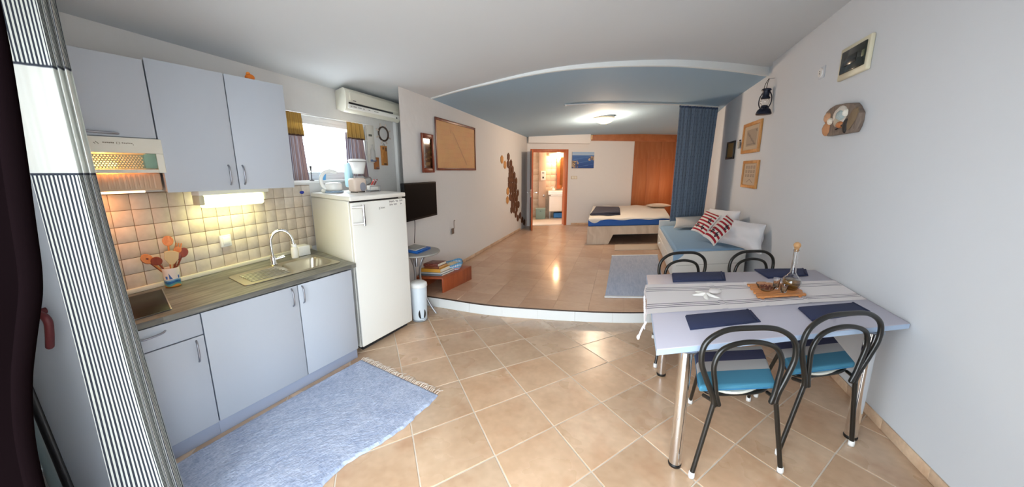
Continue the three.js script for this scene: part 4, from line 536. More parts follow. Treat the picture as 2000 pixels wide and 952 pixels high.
{ // ceiling lamp
  const x = -0.42, z = -8.1, y = sofY(x, z) - 0.012, l = thing('ceiling_lamp', 'round frosted glass ceiling lamp glowing over the raised floor', 'lamp');
  part('base', lathe([[0, 0.03], [0.205, 0.03], [0.212, -0.02], [0, -0.02]].reverse(), x, y - 0.001, z, 36), whiteM, l);
  part('shade', lathe([[0, -0.125], [0.08, -0.115], [0.16, -0.08], [0.215, -0.03], [0.215, -0.021], [0, -0.021]], x, y, z, 40), glow(255, 218, 160, 6), l);
  const p = new THREE.PointLight(0xffdfc0, 13); p.position.set(x, y - 0.3, z); p.shadow.radius = 6; p.castShadow = true; p.name = 'ceiling_lamp_light'; scene.add(p);
}
{ // big bed at the end
  const Q = new Plan([-0.632, -7.672], [1.05, -8.44], [1.2, -11.4], [-0.75, -10.45]), b = thing('bed', 'large low bed with pale wood base and bright blue mattress at the far end', 'bed');
  const W = Q.W, cut = 0.58, sh = new THREE.Shape([[0, UP], [cut - 0.1, UP], [cut, UP + 0.2], [W, UP + 0.2], [W, 0.515], [0, 0.515]].map((p) => new THREE.Vector2(...p)));
  part('front_panel', metreUV(Q.map(new THREE.ExtrudeGeometry(sh, { depth: 0.025, bevelEnabled: false }).translate(0, 0, -0.025))), paleM, b); part('side_panel', metreUV(Q.box(0, 0.025, UP, 0.515, 0.026, Q.D, 0.002)), paleM, b); part('slat_base', Q.box(0.026, W, 0.45, 0.505, 0.03, Q.D, 0), M([80, 76, 72], 0.8), b); part('back_board', Q.box(0.026, W, UP, 0.45, 1.1, 1.12, 0), M([52, 62, 70], 0.8), b);
  part('mattress', Q.box(0.01, W, 0.517, 0.665, 0.005, Q.D - 0.02, 0.03, 3), M([48, 96, 172], 0.85), b, 'bright blue mattress');
  const top = sheet((a, v) => { const s = 0.02 + a * (W - 0.02), n = 0.012 * Math.sin(a * 14 + v * 6) + 0.008 * Math.sin(a * 31 - v * 11); if (v < 0.12) { const k = v / 0.12; return Q.at(s, 0.684 - (1 - k) * (0.035 + (a < 0.14 ? 0.05 * Math.sin(a / 0.14 * Math.PI) : 0) + 0.012 * Math.sin(a * 19)), -0.008 + 0.02 * k * k); } const k = (v - 0.12) / 0.88; return Q.at(s, 0.688 + n * 0.6, 0.012 + k * (Q.D - 0.04)); }, 70, 40);
  part('sheet', top, M([232, 222, 210], 0.95, { side: THREE.DoubleSide }), b, 'crumpled white bed sheet');
  const bl = thing('blanket', 'dark grey-blue blanket folded on the corner of the big bed', 'blanket'), R = new Plan([-0.63, -8.15], [0.02, -8.42], [-0.0, -9.8], [-0.62, -9.5]);
  part('lower_fold', crease(lift(R.box(0, R.W, 0.69, 0.725, 0, R.D, 0.015, 3), (x, y, z) => y + 0.006 * Math.sin(x * 9 + z * 3)), 0.6), M([48, 48, 62], 0.95), bl); part('upper_fold', crease(lift(R.box(0.03, R.W - 0.02, 0.727, 0.765, 0.02, R.D, 0.017, 3), (x, y, z) => y + 0.012 * Math.sin(x * 7 + z * 2)), 0.6), M([64, 62, 74], 0.95), bl);
  const pw = thing('pillow', 'flat white pillow at the head of the big bed by the blue curtain', 'pillow'); part('cushion', pillow(V(1.0, 0.74, -10.6), V(0.25, 0, -0.11), V(0.06, 0.02, 0.3), 0.06), M([226, 206, 186], 0.95), pw);
  one('bed_mat', new Plan([-0.05, -7.22], [0.78, -7.55], [0.86, -8.1], [-0.06, -7.78]).full(UP + 0.0005, UP + 0.014, 0.004), M([206, 186, 164], 0.95, { bumpMap: rep(weave, 8, 8), bumpScale: 0.002 }), 'plain beige mat on the floor before the big bed', 'mat');
}
{ // curtain that divides the sleeping corner
  const path = [[-0.946, -6.242], [-0.351, -6.567], [0.628, -7.426], [1.80, -8.6]], c = new THREE.CatmullRomCurve3(path.map(([x, z]) => V(x, sofY(x, z) - 0.012, z)));
  const r = thing('curtain_rail', 'long bowed white curtain rail fixed under the grey ceiling panel', 'curtain rail'); part('rail', new THREE.TubeGeometry(c, 60, 0.013, 8), whiteM, r); part('end_stop', ball(0.02, path[0][0], sofY(...path[0]) - 0.014, path[0][1]), whiteM, r);
  const t = canvasTex(256, 256, (x, w, h) => { x.fillStyle = 'rgb(110,124,142)'; x.fillRect(0, 0, w, h); for (let i = 0; i < 16; i++) { x.fillStyle = i % 2 ? 'rgb(104,118,136)' : 'rgb(116,130,148)'; x.fillRect(i * 16, 0, 8, h); } x.fillStyle = 'rgb(78,90,112)'; for (let i = 0; i < 4; i++) for (let j = 0; j < 4; j++) { const px = i * 64 + (j % 2) * 32 + 14, py = j * 64 + 18; x.beginPath(); x.ellipse(px, py, 5, 11, 0.2, 0, 7); x.fill(); x.fillRect(px - 9, py + 12, 6, 9); x.fillRect(px + 5, py + 14, 5, 7); } });
  const cl = thing('divider_curtain', 'tall dark blue patterned curtain hanging from the bowed ceiling rail', 'curtain'), a0 = c.getUtoTmapping ? 0 : 0;
  part('cloth', sheet((a, v) => { const u = 0.672 + a * 0.318, p = c.getPointAt(u), q = 0.018 * Math.sin(a * 70) + 0.01 * Math.sin(a * 31 + 2), k = (1 - v); const sx = a > 0.5 ? (a - 0.5) * -0.16 * k : 0; return V(p.x + q * 0.7 + sx, 0.68 + (p.y - 0.02 - 0.68) * v, p.z + q * 0.7 - sx * 0.9); }, 150, 14, (a, v) => [a * 6.5, v * 9.0]), T(t, 0.95, { side: THREE.DoubleSide }), cl); part('hem', sheet((a, v) => { const u = 0.672 + a * 0.318, p = c.getPointAt(u), q = 0.018 * Math.sin(a * 70) + 0.01 * Math.sin(a * 31 + 2); return V(p.x + q * 0.7 - 0.006, p.y - 0.05 + 0.035 * v, p.z + q * 0.7 + 0.006); }, 150, 2), M([62, 78, 104], 0.95, { side: THREE.DoubleSide }), cl);
  const bl = thing('bedside_lamp', 'warm glowing bedside lamp behind the blue curtain', 'lamp'), x = 1.62, z = -10.9; part('stand', lathe([[0, 0.13], [0.14, 0.13], [0.14, 0.6], [0.05, 0.62], [0.03, 0.9], [0, 0.9]], x, 0, z), paleM, bl); part('shade', lathe([[0.13, 0.9], [0.09, 1.1], [0.0, 1.1]], x, 0, z), glow(255, 190, 110, 3), bl);
  const p = new THREE.PointLight(0xffb880, 1.6); p.position.set(x - 0.05, 1.25, z + 0.05); p.shadow.radius = 4; p.castShadow = true; p.name = 'bedside_lamp_light'; scene.add(p);
}
{ // day bed
  const Q = new Plan([0.775, -5.47], [1.83, -5.99], [1.83, -8.5], [0.80, -8.0]), b = thing('day_bed', 'white day bed with pale blue fitted sheet against the right wall', 'day bed'), wm = M([232, 230, 224], 0.4);
  part('front_board', Q.box(0, Q.W, UP, 0.525, 0, 0.03, 0.004), wm, b); part('side_board', Q.box(0, 0.03, UP + 0.03, 0.5, 0.03, Q.D - 0.04, 0.004), wm, b); part('head_board', Q.box(-0.004, Q.W, UP, 0.665, Q.D - 0.04, Q.D, 0.006), wm, b); part('drawer_front', Q.box(-0.014, -0.001, UP + 0.05, 0.38, 0.12, 1.2, 0.003), wm, b); part('drawer_front', Q.box(-0.014, -0.001, UP + 0.05, 0.38, 1.22, Q.D - 0.08, 0.003), wm, b);
  const k1 = Q.at(-0.03, 0.3, 0.66), k2 = Q.at(-0.03, 0.3, 1.9); part('knob', ball(0.022, k1.x, k1.y, k1.z), M([240, 240, 236], 0.15), b); part('knob', ball(0.022, k2.x, k2.y, k2.z), M([240, 240, 236], 0.15), b); const k3 = Q.at(0.28, 0.5, -0.012); part('front_rail', Q.box(0.05, Q.W - 0.02, 0.33, 0.338, -0.004, 0.001, 0), M([196, 194, 188], 0.5), b);
  part('mattress', crease(lift(Q.box(0.032, Q.W - 0.01, 0.42, 0.56, 0.032, Q.D - 0.045, 0.04, 4), (x, y, z) => y + (y > 0.5 ? 0.006 * Math.sin(x * 6 + z * 4) : 0)), 0.7), M([146, 178, 206], 0.95), b, 'pale blue sheet over the mattress');
  part('sheet_corner', sheet((a, v) => { const k = v * 0.2, s = 0.0 + a * 0.16; return Q.at(s - 0.006, 0.562 - k * (1.0 - a * 0.65) - 0.004, -0.006 - 0.004 * Math.sin(a * 9)); }, 12, 8), M([146, 178, 206], 0.95, { side: THREE.DoubleSide }), b, 'corner of the blue sheet hanging over the front');
  const str = (v) => canvasTex(256, 256, (x, w, h) => { x.fillStyle = 'rgb(232,226,218)'; x.fillRect(0, 0, w, h); x.fillStyle = 'rgb(168,26,44)'; for (let k = 0; k < 7; k++) x.fillRect(12 + k * 35, 6, 17, h - 12); x.strokeStyle = 'rgb(30,30,44)'; x.lineWidth = 9; for (const [cx, cy] of v) { x.beginPath(); x.arc(cx, cy, 20, 0.4, 5.2); x.stroke(); x.beginPath(); x.moveTo(cx - 30, cy); x.lineTo(cx + 30, cy + 6); x.moveTo(cx, cy - 30); x.lineTo(cx + 4, cy + 34); x.stroke(); } });
  const sm = T(str([[70, 190], [150, 60], [60, 90]]), 0.9), wp = M([228, 228, 232], 0.95);
  const cu = (name, label, C, u, v, t, mat, w = 0) => { const o = thing(name, label, name === 'pillow' ? 'pillow' : 'cushion', 'cushions on the day bed'); part('cover', pillow(C, u, v, t, 0.1, 20, w), mat, o); const n = u.clone().cross(v).normalize(), rim = []; for (let k = 0; k < 40; k++) { const a = k / 40 * Math.PI * 2, ca = Math.cos(a), sa = Math.sin(a), m = 1 / Math.max(Math.abs(ca), Math.abs(sa)), x = ca * m, y = sa * m; rim.push(C.clone().addScaledVector(u, x * (1 - 0.1 * (1 - y * y) * x * x) * 0.995).addScaledVector(v, y * (1 - 0.1 * (1 - x * x) * y * y) * 0.995)); } part('seam', tube(rim, 0.004, true, 80, 6), mat.map ? wp : mat, o); };
  cu('pillow', 'small flat beige pillow lying at the far end of the day bed', V(1.29, 0.69, -7.68), V(0.25, 0.01, -0.09), V(0.03, 0.085, -0.17), 0.05, M([206, 200, 194], 0.95));
  cu('pillow', 'large white pillow lying behind the striped cushions against the wall', V(1.66, 0.85, -6.82), V(0.11, 0.03, 0.50), V(0.05, 0.17, -0.12), 0.10, wp, 0.025);
  cu('pillow', 'large crumpled white pillow at the near end of the day bed', V(1.66, 0.79, -5.80), V(0.14, 0.02, 0.50), V(0.07, 0.165, -0.19), 0.09, wp, 0.032);
  cu('striped_cushion', 'red and white striped cushion with anchors leaning further back on the day bed', V(1.36, 0.84, -6.5), V(0.14, 0.155, -0.165), V(0.07, -0.024, 0.165), 0.05, sm);
  cu('striped_cushion', 'red and white striped cushion with anchors lying nearer the table', V(1.43, 0.835, -5.86), V(0.215, 0.13, -0.29), V(0.054, -0.052, 0.10), 0.05, sm);
}
{ // rug on the raised floor
  const R = new Plan([-0.115, -4.43], [0.62, -4.62], [0.72, -7.04], [-0.09, -6.72]), r = thing('rug', 'pale blue woven rug with white hem on the raised floor', 'rug');
  part('weave', metreUV(R.full(UP + 0.0005, UP + 0.011, 0.004), 1), T(rep(paleRug, 0.8, 2.2), 0.95, { color: srgb(240, 240, 240), bumpMap: rugBump, bumpScale: 0.004 }), r);
  for (const [d0, d1] of [[-0.03, 0.02], [R.D - 0.02, R.D + 0.03]]) part('hem', crease(lift(R.box(-0.005, R.W + 0.005, UP + 0.0005, UP + 0.015, d0, d1, 0.004), (x, y) => y + 0.002 * Math.sin(x * 40)), 0.7), M([226, 226, 226], 0.95), r);
}

// ---------- right wall ----------
{
  const W = FAR, s = (z) => z + 11.98;
  const mesh = (bg, ink, f) => canvasTex(128, 160, (x, w, h) => { x.fillStyle = bg; x.fillRect(0, 0, w, h); x.strokeStyle = ink; x.fillStyle = ink; x.lineWidth = 3; f(x, w, h); });
  const pic = (z0, z1, y0, y1, fw, tex, label, mat) => { const o = thing('framed_picture', label, 'picture'); part('frame', metreUV(W.ring(s(z0), s(z1), y0, y1, fw, -0.03, -0.001)), mat, o); part('print', W.panel(s(z0) + fw * 0.9, s(z1) - fw * 0.9, y0 + fw * 0.9, y1 - fw * 0.9, -0.012), T(tex, 0.7), o); part('backing', W.box(s(z0) + 0.01, s(z1) - 0.01, y0 + 0.01, y1 - 0.01, -0.01, -0.001, 0), darkM, o); };
  pic(-7.13, -6.31, 1.95, 2.42, 0.05, mesh('rgb(186,168,144)', 'rgb(110,98,90)', (x, w, h) => { x.globalAlpha = 0.35; x.fillRect(22, 26, w - 44, h - 52); x.globalAlpha = 0.5; for (let k = 0; k < 40; k++) x.fillRect(24 + (k * 29) % 76, 30 + (k * 37) % 96, 5 + k % 7, 4 + (k * 3) % 9); x.fillRect(30, 118, 66, 8); }), 'larger square sampler picture in an oak frame, the upper one by the day bed', oakM);
  pic(-6.92, -6.22, 1.41, 1.83, 0.045, mesh('rgb(190,170,146)', 'rgb(96,78,70)', (x, w, h) => { x.globalAlpha = 0.75; for (let r = 0; r < 3; r++) for (let k = 0; k < 4; k++) { x.strokeRect(18 + k * 24, 20 + r * 30, 12, 18); x.fillRect(22 + k * 24, 26 + r * 30, 4, 6); } x.beginPath(); x.moveTo(36, 140); x.lineTo(64, 116); x.lineTo(92, 140); x.stroke(); }), 'sampler picture with stitched rows in an oak frame, the lower one', oakM);
  pic(-8.06, -7.57, 1.885, 2.205, 0.03, mesh('rgb(150,120,70)', 'rgb(120,92,52)', (x, w, h) => { x.globalAlpha = 0.5; for (let k = 0; k < 14; k++) x.fillRect(8, 8 + k * 11, w - 16, 4); }), 'small ochre picture in a thin black frame beside the curtain', blackM);
  const a = thing('shell_ornament', 'small grey shell-shaped ornament between the black and the oak frame', 'wall ornament'), z = -7.29; part('body', ball(0.05, 1.905, 2.11, z, 0.35, 1.25, 1.1), M([150, 146, 138], 0.7), a); for (const k of [-1, 0, 1]) part('rib', bar([1.895, 2.05, z], [1.895, 2.16, z + k * 0.05], 0.008), M([190, 184, 170], 0.7), a); part('hanger', ball(0.014, 1.915, 2.185, z), darkM, a);
}
{ // oil lantern by the corner
  const x = 1.79, y = 2.42, z = -5.9, l = thing('oil_lantern', 'dark navy oil lantern hanging at the wall corner above the pictures', 'lantern'), n = M([26, 32, 52], 0.4, { metalness: 0.3 });
  part('tank', lathe([[0, 0], [0.088, 0], [0.092, 0.015], [0.075, 0.06], [0.05, 0.085], [0, 0.085]], x, y, z), n, l); part('burner', lathe([[0, 0.085], [0.04, 0.085], [0.046, 0.105], [0.03, 0.12], [0, 0.12]], x, y, z), n, l); part('glass', lathe([[0.032, 0.115], [0.052, 0.15], [0.05, 0.18], [0.034, 0.205], [0.032, 0.205], [0.048, 0.18], [0.05, 0.15], [0.03, 0.115]], x, y, z), glassM, l); part('chimney', lathe([[0, 0.2], [0.05, 0.2], [0.056, 0.215], [0.04, 0.235], [0.042, 0.3], [0.06, 0.31], [0.05, 0.33], [0, 0.335]], x, y, z), n, l); part('filler_cap', ball(0.018, x - 0.03, y + 0.075, z + 0.055), n, l);
  for (const k of [-1, 1]) part('side_tube', tube([[x + k * 0.03, y + 0.08, z + k * 0.055], [x + k * 0.045, y + 0.14, z + k * 0.08], [x + k * 0.045, y + 0.22, z + k * 0.08], [x + k * 0.02, y + 0.3, z + k * 0.045]], 0.007), n, l);
  part('bail', tube([[x - 0.02, y + 0.3, z - 0.05], [x - 0.01, y + 0.4, z - 0.03], [x + 0.015, y + 0.455, z], [x - 0.005, y + 0.4, z + 0.03], [x - 0.02, y + 0.3, z + 0.05]], 0.004), darkM, l); part('hook', bar([x, y + 0.452, z], [1.925, y + 0.46, z], 0.005), satin, l);
}
{ // fuse box, socket, driftwood
  const W = NEAR, f = thing('fuse_box', 'cream fuse box with a dark smoked window high on right wall', 'fuse box'); part('housing', W.box(1.23, 1.67, 2.44, 2.70, -0.03, -0.001, 0.01, 2), M([222, 216, 190], 0.4), f); part('window', W.box(1.275, 1.635, 2.485, 2.665, -0.04, -0.029, 0.008, 2), M([40, 44, 40], 0.15), f); part('breaker_row', W.box(1.32, 1.52, 2.54, 2.61, -0.0425, -0.04, 0.002), M([28, 30, 30], 0.2), f); part('catch', W.box(1.6, 1.63, 2.55, 2.6, -0.046, -0.039, 0.004), M([90, 96, 70], 0.4), f);
  const o = thing('wall_socket', 'round white wall socket left of the fuse box', 'socket'), c = W.at(0.835, 2.61, -0.001); part('plate', W.box(0.775, 0.895, 2.555, 2.665, -0.008, -0.001, 0.004), wallRM, o); part('rosette', new THREE.CylinderGeometry(0.04, 0.042, 0.018, 28).rotateZ(Math.PI / 2).translate(c.x - 0.012, c.y, c.z), M([222, 222, 220], 0.5), o); for (const k of [-1, 1]) part('hole', new THREE.CylinderGeometry(0.005, 0.005, 0.004, 10).rotateZ(Math.PI / 2).translate(c.x - 0.022, c.y + k * 0.01, c.z), darkM, o);
  const d = thing('driftwood_plaque', 'driftwood plaque with shells and pebbles on right wall below fuse box', 'wall ornament');
  const cv = (x, y) => { const X = x / 9.517 - 26, Y = 87 - y / 9.517, u = X / 55; return [1.254 + 0.446 * u - Y * 0.0016, 1.977 - 0.039 * u + Y * (0.0046 - 0.00055 * u)]; };   // outline on the wall in metres
  const P = [[235, 420], [245, 375], [340, 295], [450, 235], [640, 198], [800, 190], [838, 240], [888, 370], [862, 520], [826, 630], [770, 740], [500, 785], [270, 822], [232, 780], [205, 735], [222, 590]].map(([x, y]) => new THREE.Vector2(...cv(x, y)));
  const M2 = (g) => W.map(g, 0.5);
  const sh = new THREE.Shape(); sh.setFromPoints(P); part('plank', metreUV(M2(new THREE.ExtrudeGeometry(sh, { depth: 0.03, bevelEnabled: true, bevelSize: 0.01, bevelThickness: 0.01, bevelOffset: -0.01, bevelSegments: 2 }).translate(0, 0, 0.011))), driftM, d);
  const blob = (n, x, y, rx, ry, dz, mat, lab) => { const [s, yy] = cv(x, y), c = W.at(s, yy, -0.052); const g = new THREE.IcosahedronGeometry(1, n === 'bark' ? 5 : 3), gp = g.attributes.position; for (let i = 0; i < gp.count; i++) { const f = 1 + (n === 'bark' ? 0.5 : 0.16) * (noise(gp.getX(i) * 2.5 + 9, gp.getY(i) * 2.5 + gp.getZ(i) * 2 + 9, 99, Math.round(x)) - 0.5); gp.setXYZ(i, gp.getX(i) * f, gp.getY(i) * f, gp.getZ(i) * f); } g.computeVertexNormals(); part(n, g.scale(dz, ry, rx).rotateX(n === 'bark' ? 0.5 : 0).translate(c.x, c.y, c.z), mat, d, lab); };
  blob('large_shell', 570, 420, 0.105, 0.075, 0.022, M([206, 200, 190], 0.5), 'pale open shell'); blob('shell_hollow', 590, 430, 0.07, 0.05, 0.03, M([168, 186, 190], 0.2), 'pearly grey inside'); blob('shell', 530, 540, 0.055, 0.05, 0.032, M([170, 160, 140], 0.4)); blob('shell', 570, 600, 0.04, 0.028, 0.034, M([176, 110, 64], 0.5)); blob('shell', 690, 370, 0.02, 0.03, 0.03, M([230, 226, 214], 0.5));
  blob('pebble', 300, 475, 0.045, 0.045, 0.026, M([196, 148, 112], 0.6)); blob('pebble', 280, 680, 0.05, 0.06, 0.03, M([188, 132, 90], 0.6)); blob('pebble', 365, 540, 0.03, 0.03, 0.026, M([226, 214, 196], 0.6));
  blob('bark', 795, 480, 0.045, 0.085, 0.016, M([128, 108, 84], 0.9)); blob('anchor', 660, 620, 0.03, 0.06, 0.02, M([36, 30, 30], 0.6)); { const a = W.at(...cv(490, 690), -0.06), b = W.at(...cv(720, 540), -0.06); part('stick', bar(a, b, 0.006), M([36, 30, 30], 0.6), d); }
}
// ---------- dining table ----------
const TY = 0.77, tb = (x, z) => [x * 0.978, z * 0.978];
const TB = new Plan([0.226, -1.867], [1.728, -2.657], [1.776, -3.93], [0.262, -3.30]);
{
  const t = thing('dining_table', 'pale lilac dining table on four chrome legs by the right wall', 'table'); part('top', TB.full(TY - 0.035, TY, 0.004, 2), M([196, 193, 206], 0.42), t); part('edge_band', [TB.box(-0.0015, TB.W, TY - 0.034, TY - 0.004, -0.0015, 0.002, 0), TB.box(-0.0015, 0.002, TY - 0.034, TY - 0.004, 0.002, TB.D, 0)], M([176, 196, 222], 0.4), t, 'light blue edge band');
  for (const [x, z] of [[0.39, -2.0], [0.41, -2.99], [1.50, -2.56], [1.54, -3.52]]) { const l = part('leg', lathe([[0, 0.02], [0.033, 0.02], [0.033, 0.735], [0, 0.735]], x, 0, z, 32), chrome, t); part('foot_cap', lathe([[0, 0], [0.034, 0], [0.036, 0.012], [0.034, 0.02], [0, 0.02]], x, 0, z), blackM, l); part('top_plate', lathe([[0, 0.728], [0.055, 0.728], [0.055, 0.735], [0, 0.735]], x, 0, z), satin, l); }
}
{ // runner with three thin lines along each side, hanging over the left edge
  const tx = canvasTex(256, 512, (x, w, h) => { x.fillStyle = 'rgb(238,232,232)'; x.fillRect(0, 0, w, h); for (let k = 0; k < 128; k++) { x.fillStyle = k % 2 ? 'rgba(226,220,222,0.6)' : 'rgba(246,242,242,0.6)'; x.fillRect(0, k * 4, w, 2); } x.fillStyle = 'rgb(76,72,92)'; for (const v of [0.848, 0.785, 0.722, 0.265, 0.21, 0.155]) x.fillRect(0, (1 - v) * h - 4, w, 8); });
  const r = thing('table_runner', 'white woven table runner with thin dark stripes and knotted fringe', 'table runner'), Q = new Plan(tb(0.22, -2.40), tb(1.775, -3.155), tb(1.80, -3.64), tb(0.25, -3.06));
  const wav = (a, v) => 0.0016 * (1 + Math.sin(a * 11 + v * 3)) + (Math.abs(a - 0.33) < 0.012 || Math.abs(a - 0.52) < 0.01 || Math.abs(a - 0.72) < 0.01 ? 0.003 : 0);
  part('cloth', sheet((a, v) => Q.at(a * Q.W, TY + 0.002 + wav(a, v), v * Q.D), 160, 16), T(tx, 0.95, { side: THREE.DoubleSide }), r);
  part('hanging_end', sheet((a, v) => { const p = Q.at(0, TY + 0.002, v * Q.D), k = a, dr = 0.06 * k; return V(p.x - 0.008 * Math.sin(Math.min(1, k * 8) * Math.PI / 2) - 0.012 * k * Math.sin(v * 7 + 1), TY + 0.003 - Math.max(0, dr - 0.006), p.z + 0.02 * k); }, 12, 24, (a, v) => [a, v]), T(tx, 0.95, { side: THREE.DoubleSide }), r);
  const fr = []; for (let k = 0; k < 14; k++) { const p = Q.at(0, 0, Q.D * (k + 0.3) / 14), y0 = TY - 0.052, L = k === 0 ? 0.11 : rr(0.05, 0.07), x0 = p.x - 0.012; fr.push(tube([[x0, y0, p.z + 0.02], [x0 - 0.004 - (k === 0 ? 0.02 : 0), y0 - L * 0.5, p.z + 0.022 + rr(-0.006, 0.006)], [x0 - (k === 0 ? 0.04 : 0.004), y0 - L, p.z + 0.02 + rr(-0.01, 0.01)]], k === 0 ? 0.007 : 0.004, false, 10, 6)); if (k === 0) fr.push(ball(0.013, x0 - 0.04, y0 - L, p.z + 0.02, 0.8, 1.4, 0.8)); }
  part('fringe', merge(fr), M([228, 226, 232], 0.95), r);
  const mats = [['navy folded napkin on the far left place of the table', [0.488, -3.459], [0.963, -3.653], [0.908, -3.373], [0.465, -3.195]], ['navy folded napkin behind the oil bottle by the wall', [1.252, -3.831], [1.74, -4.0], [1.655, -3.745], [1.276, -3.545]], ['navy folded napkin on the near left place of the table', [0.445, -2.427], [0.887, -2.668], [0.884, -2.466], [0.44, -2.211]], ['navy folded napkin on the near right place beside the wall', [1.209, -2.803], [1.643, -3.024], [1.641, -2.847], [1.194, -2.567]]];
  for (const [lab, bl, br, fr_, fl] of mats) { const P = new Plan(tb(...fl), tb(...fr_), tb(...br), tb(...bl)), m = thing('napkin', lab, 'napkin', 'navy napkins on the dining table'); const curl = (g) => crease(lift(g, (x, y, z) => y), 0.6);
    part('lower_layer', metreUV(P.box(0, P.W, TY + 0.0006, TY + 0.007, 0, P.D, 0.003, 2)), navy, m); part('upper_layer', metreUV(P.box(0.004, P.W - 0.035, TY + 0.0072, TY + 0.014, 0.004, P.D - 0.002, 0.003, 2)), navy, m); part('fold', bar(P.at(P.W - 0.02, TY + 0.010, 0.006), P.at(P.W - 0.03, TY + 0.010, P.D - 0.006), 0.0085), navy, m); }
}
{ // board with bottle, bowl and glasses
  const Q = new Plan([0.98, -2.836], [1.328, -2.996], [1.36, -3.285], [1.005, -3.164]), b = thing('serving_board', 'slatted orange wood serving board on the table runner', 'board'), n = 7, w = Q.D / n;
  for (let k = 0; k < n; k++) part('slat', metreUV(Q.box(k % 2 ? 0.004 : -0.006, Q.W + (k % 2 ? -0.004 : 0.006), TY + 0.016, TY + 0.03, k * w + 0.002, (k + 1) * w - 0.002, 0.004, 2), 1, rnd(), rnd()), boardM, b);
  for (const s of [0.03, Q.W - 0.05]) part('foot_bar', metreUV(Q.box(s, s + 0.025, TY + 0.004, TY + 0.0158, 0.01, Q.D - 0.01, 0.003)), boardM, b);
  const top = TY + 0.0302, bo = thing('oil_bottle', 'round glass bottle of brown herb oil with a cork stopper', 'bottle'), x = 1.27, z = -3.10;
  part('glass', lathe([[0, 0.001], [0.035, 0.0], [0.055, 0.02], [0.062, 0.052], [0.055, 0.084], [0.034, 0.108], [0.02, 0.13], [0.0165, 0.2], [0.0165, 0.295], [0.019, 0.305], [0.0145, 0.305], [0.0135, 0.2], [0.017, 0.132], [0.031, 0.106], [0.052, 0.082], [0.0585, 0.052], [0.052, 0.022], [0.034, 0.004], [0, 0.004]], x, top, z, 40), glassM, bo);
  const oil = dataTex(128, 128, (u, v) => mixC([88, 62, 26], [156, 112, 52], Math.max(0, Math.min(1, (fbm(u, v, 10, 3, 55) - 0.3) * 2)))); part('oil', lathe([[0, 0.006], [0.034, 0.0065], [0.0505, 0.024], [0.057, 0.052], [0.0535, 0.075], [0, 0.076]], x, top, z, 36), T(oil, 0.15), bo, 'brown oil with herbs'); part('stopper', [lathe([[0, 0.29], [0.0135, 0.29], [0.0145, 0.315], [0.018, 0.32], [0.0, 0.32]], x, top, z, 20), ball(0.023, x, top + 0.338, z)], M([188, 144, 98], 0.8), bo, 'cork ball stopper');
  const bw_ = thing('glass_bowl', 'small glass bowl of dried petals on the left of the board', 'bowl'), bx_ = 1.075, bz = -3.0; part('glass', lathe([[0, 0.0], [0.028, 0], [0.05, 0.018], [0.066, 0.05], [0.064, 0.052], [0.048, 0.021], [0.027, 0.004], [0, 0.004]], bx_, top, bz, 36), glassM, bw_);
  const bits = []; for (let k = 0; k < 90; k++) { const a = rnd() * 7, q = Math.sqrt(rnd()) * 0.044; bits.push(new THREE.TetrahedronGeometry(rr(0.005, 0.009)).rotateX(rnd() * 3).rotateY(rnd() * 3).translate(bx_ + q * Math.cos(a), top + 0.014 + rnd() * 0.02 + q * q * 4, bz + q * Math.sin(a))); } const pt = part('petals', merge(bits), M([120, 62, 52], 0.9), bw_); pt.userData.kind = 'stuff';
  for (const [gx, gz, lab] of [[1.165, -3.075, 'taller shot glass between bowl and bottle, at the back'], [1.185, -2.99, 'smaller shot glass in front, beside the oil bottle']]) { const g = thing('shot_glass', lab, 'glass'); part('glass', lathe([[0, 0.0], [0.016, 0], [0.018, 0.01], [0.023, gz < -3.02 ? 0.085 : 0.06], [0.0215, gz < -3.02 ? 0.085 : 0.06], [0.0165, 0.014], [0, 0.013]], gx, top, gz, 28), glassM, g); part('contents', lathe([[0, 0.0135], [0.0155, 0.0145], [0.018, 0.034], [0, 0.034]], gx, top, gz, 20), M([160, 128, 96], 0.8), g, 'a little ground spice'); }
}
{ // starfish and shell
  const c = tb(0.655, -2.90), pos = [], idx = [], N = 60, R = 6; for (let j = 0; j <= R; j++) for (let k = 0; k < N; k++) { const a = k / N * Math.PI * 2, arm = Math.pow(0.5 + 0.5 * Math.cos(5 * a), 1.6), r = (0.028 + 0.075 * arm) * j / R, h = 0.02 * (1 - Math.pow(j / R, 2.2)) * (0.6 + 0.4 * arm); pos.push(c[0] + r * Math.cos(a + 0.4), TY + 0.006 + h, c[1] + r * Math.sin(a + 0.4)); } for (let j = 0; j < R; j++) for (let k = 0; k < N; k++) { const p = j * N + k, q = j * N + (k + 1) % N; idx.push(p, q, p + N, q, q + N, p + N); }
  const g = new THREE.BufferGeometry(); g.setAttribute('position', new THREE.Float32BufferAttribute(pos, 3)); g.setIndex(idx); g.computeVertexNormals(); one('starfish', g, M([232, 228, 222], 0.85, { side: THREE.DoubleSide, bumpMap: plasterBump, bumpScale: 0.002 }), 'white dried starfish on the table runner', 'starfish');
  one('shell', new THREE.IcosahedronGeometry(0.04, 3).scale(1.25, 0.55, 0.8).rotateY(0.5).translate(c[0] + 0.075, TY + 0.028, c[1] - 0.055), M([206, 198, 194], 0.5), 'pale grey pebble-like shell beside the starfish', 'shell');
}
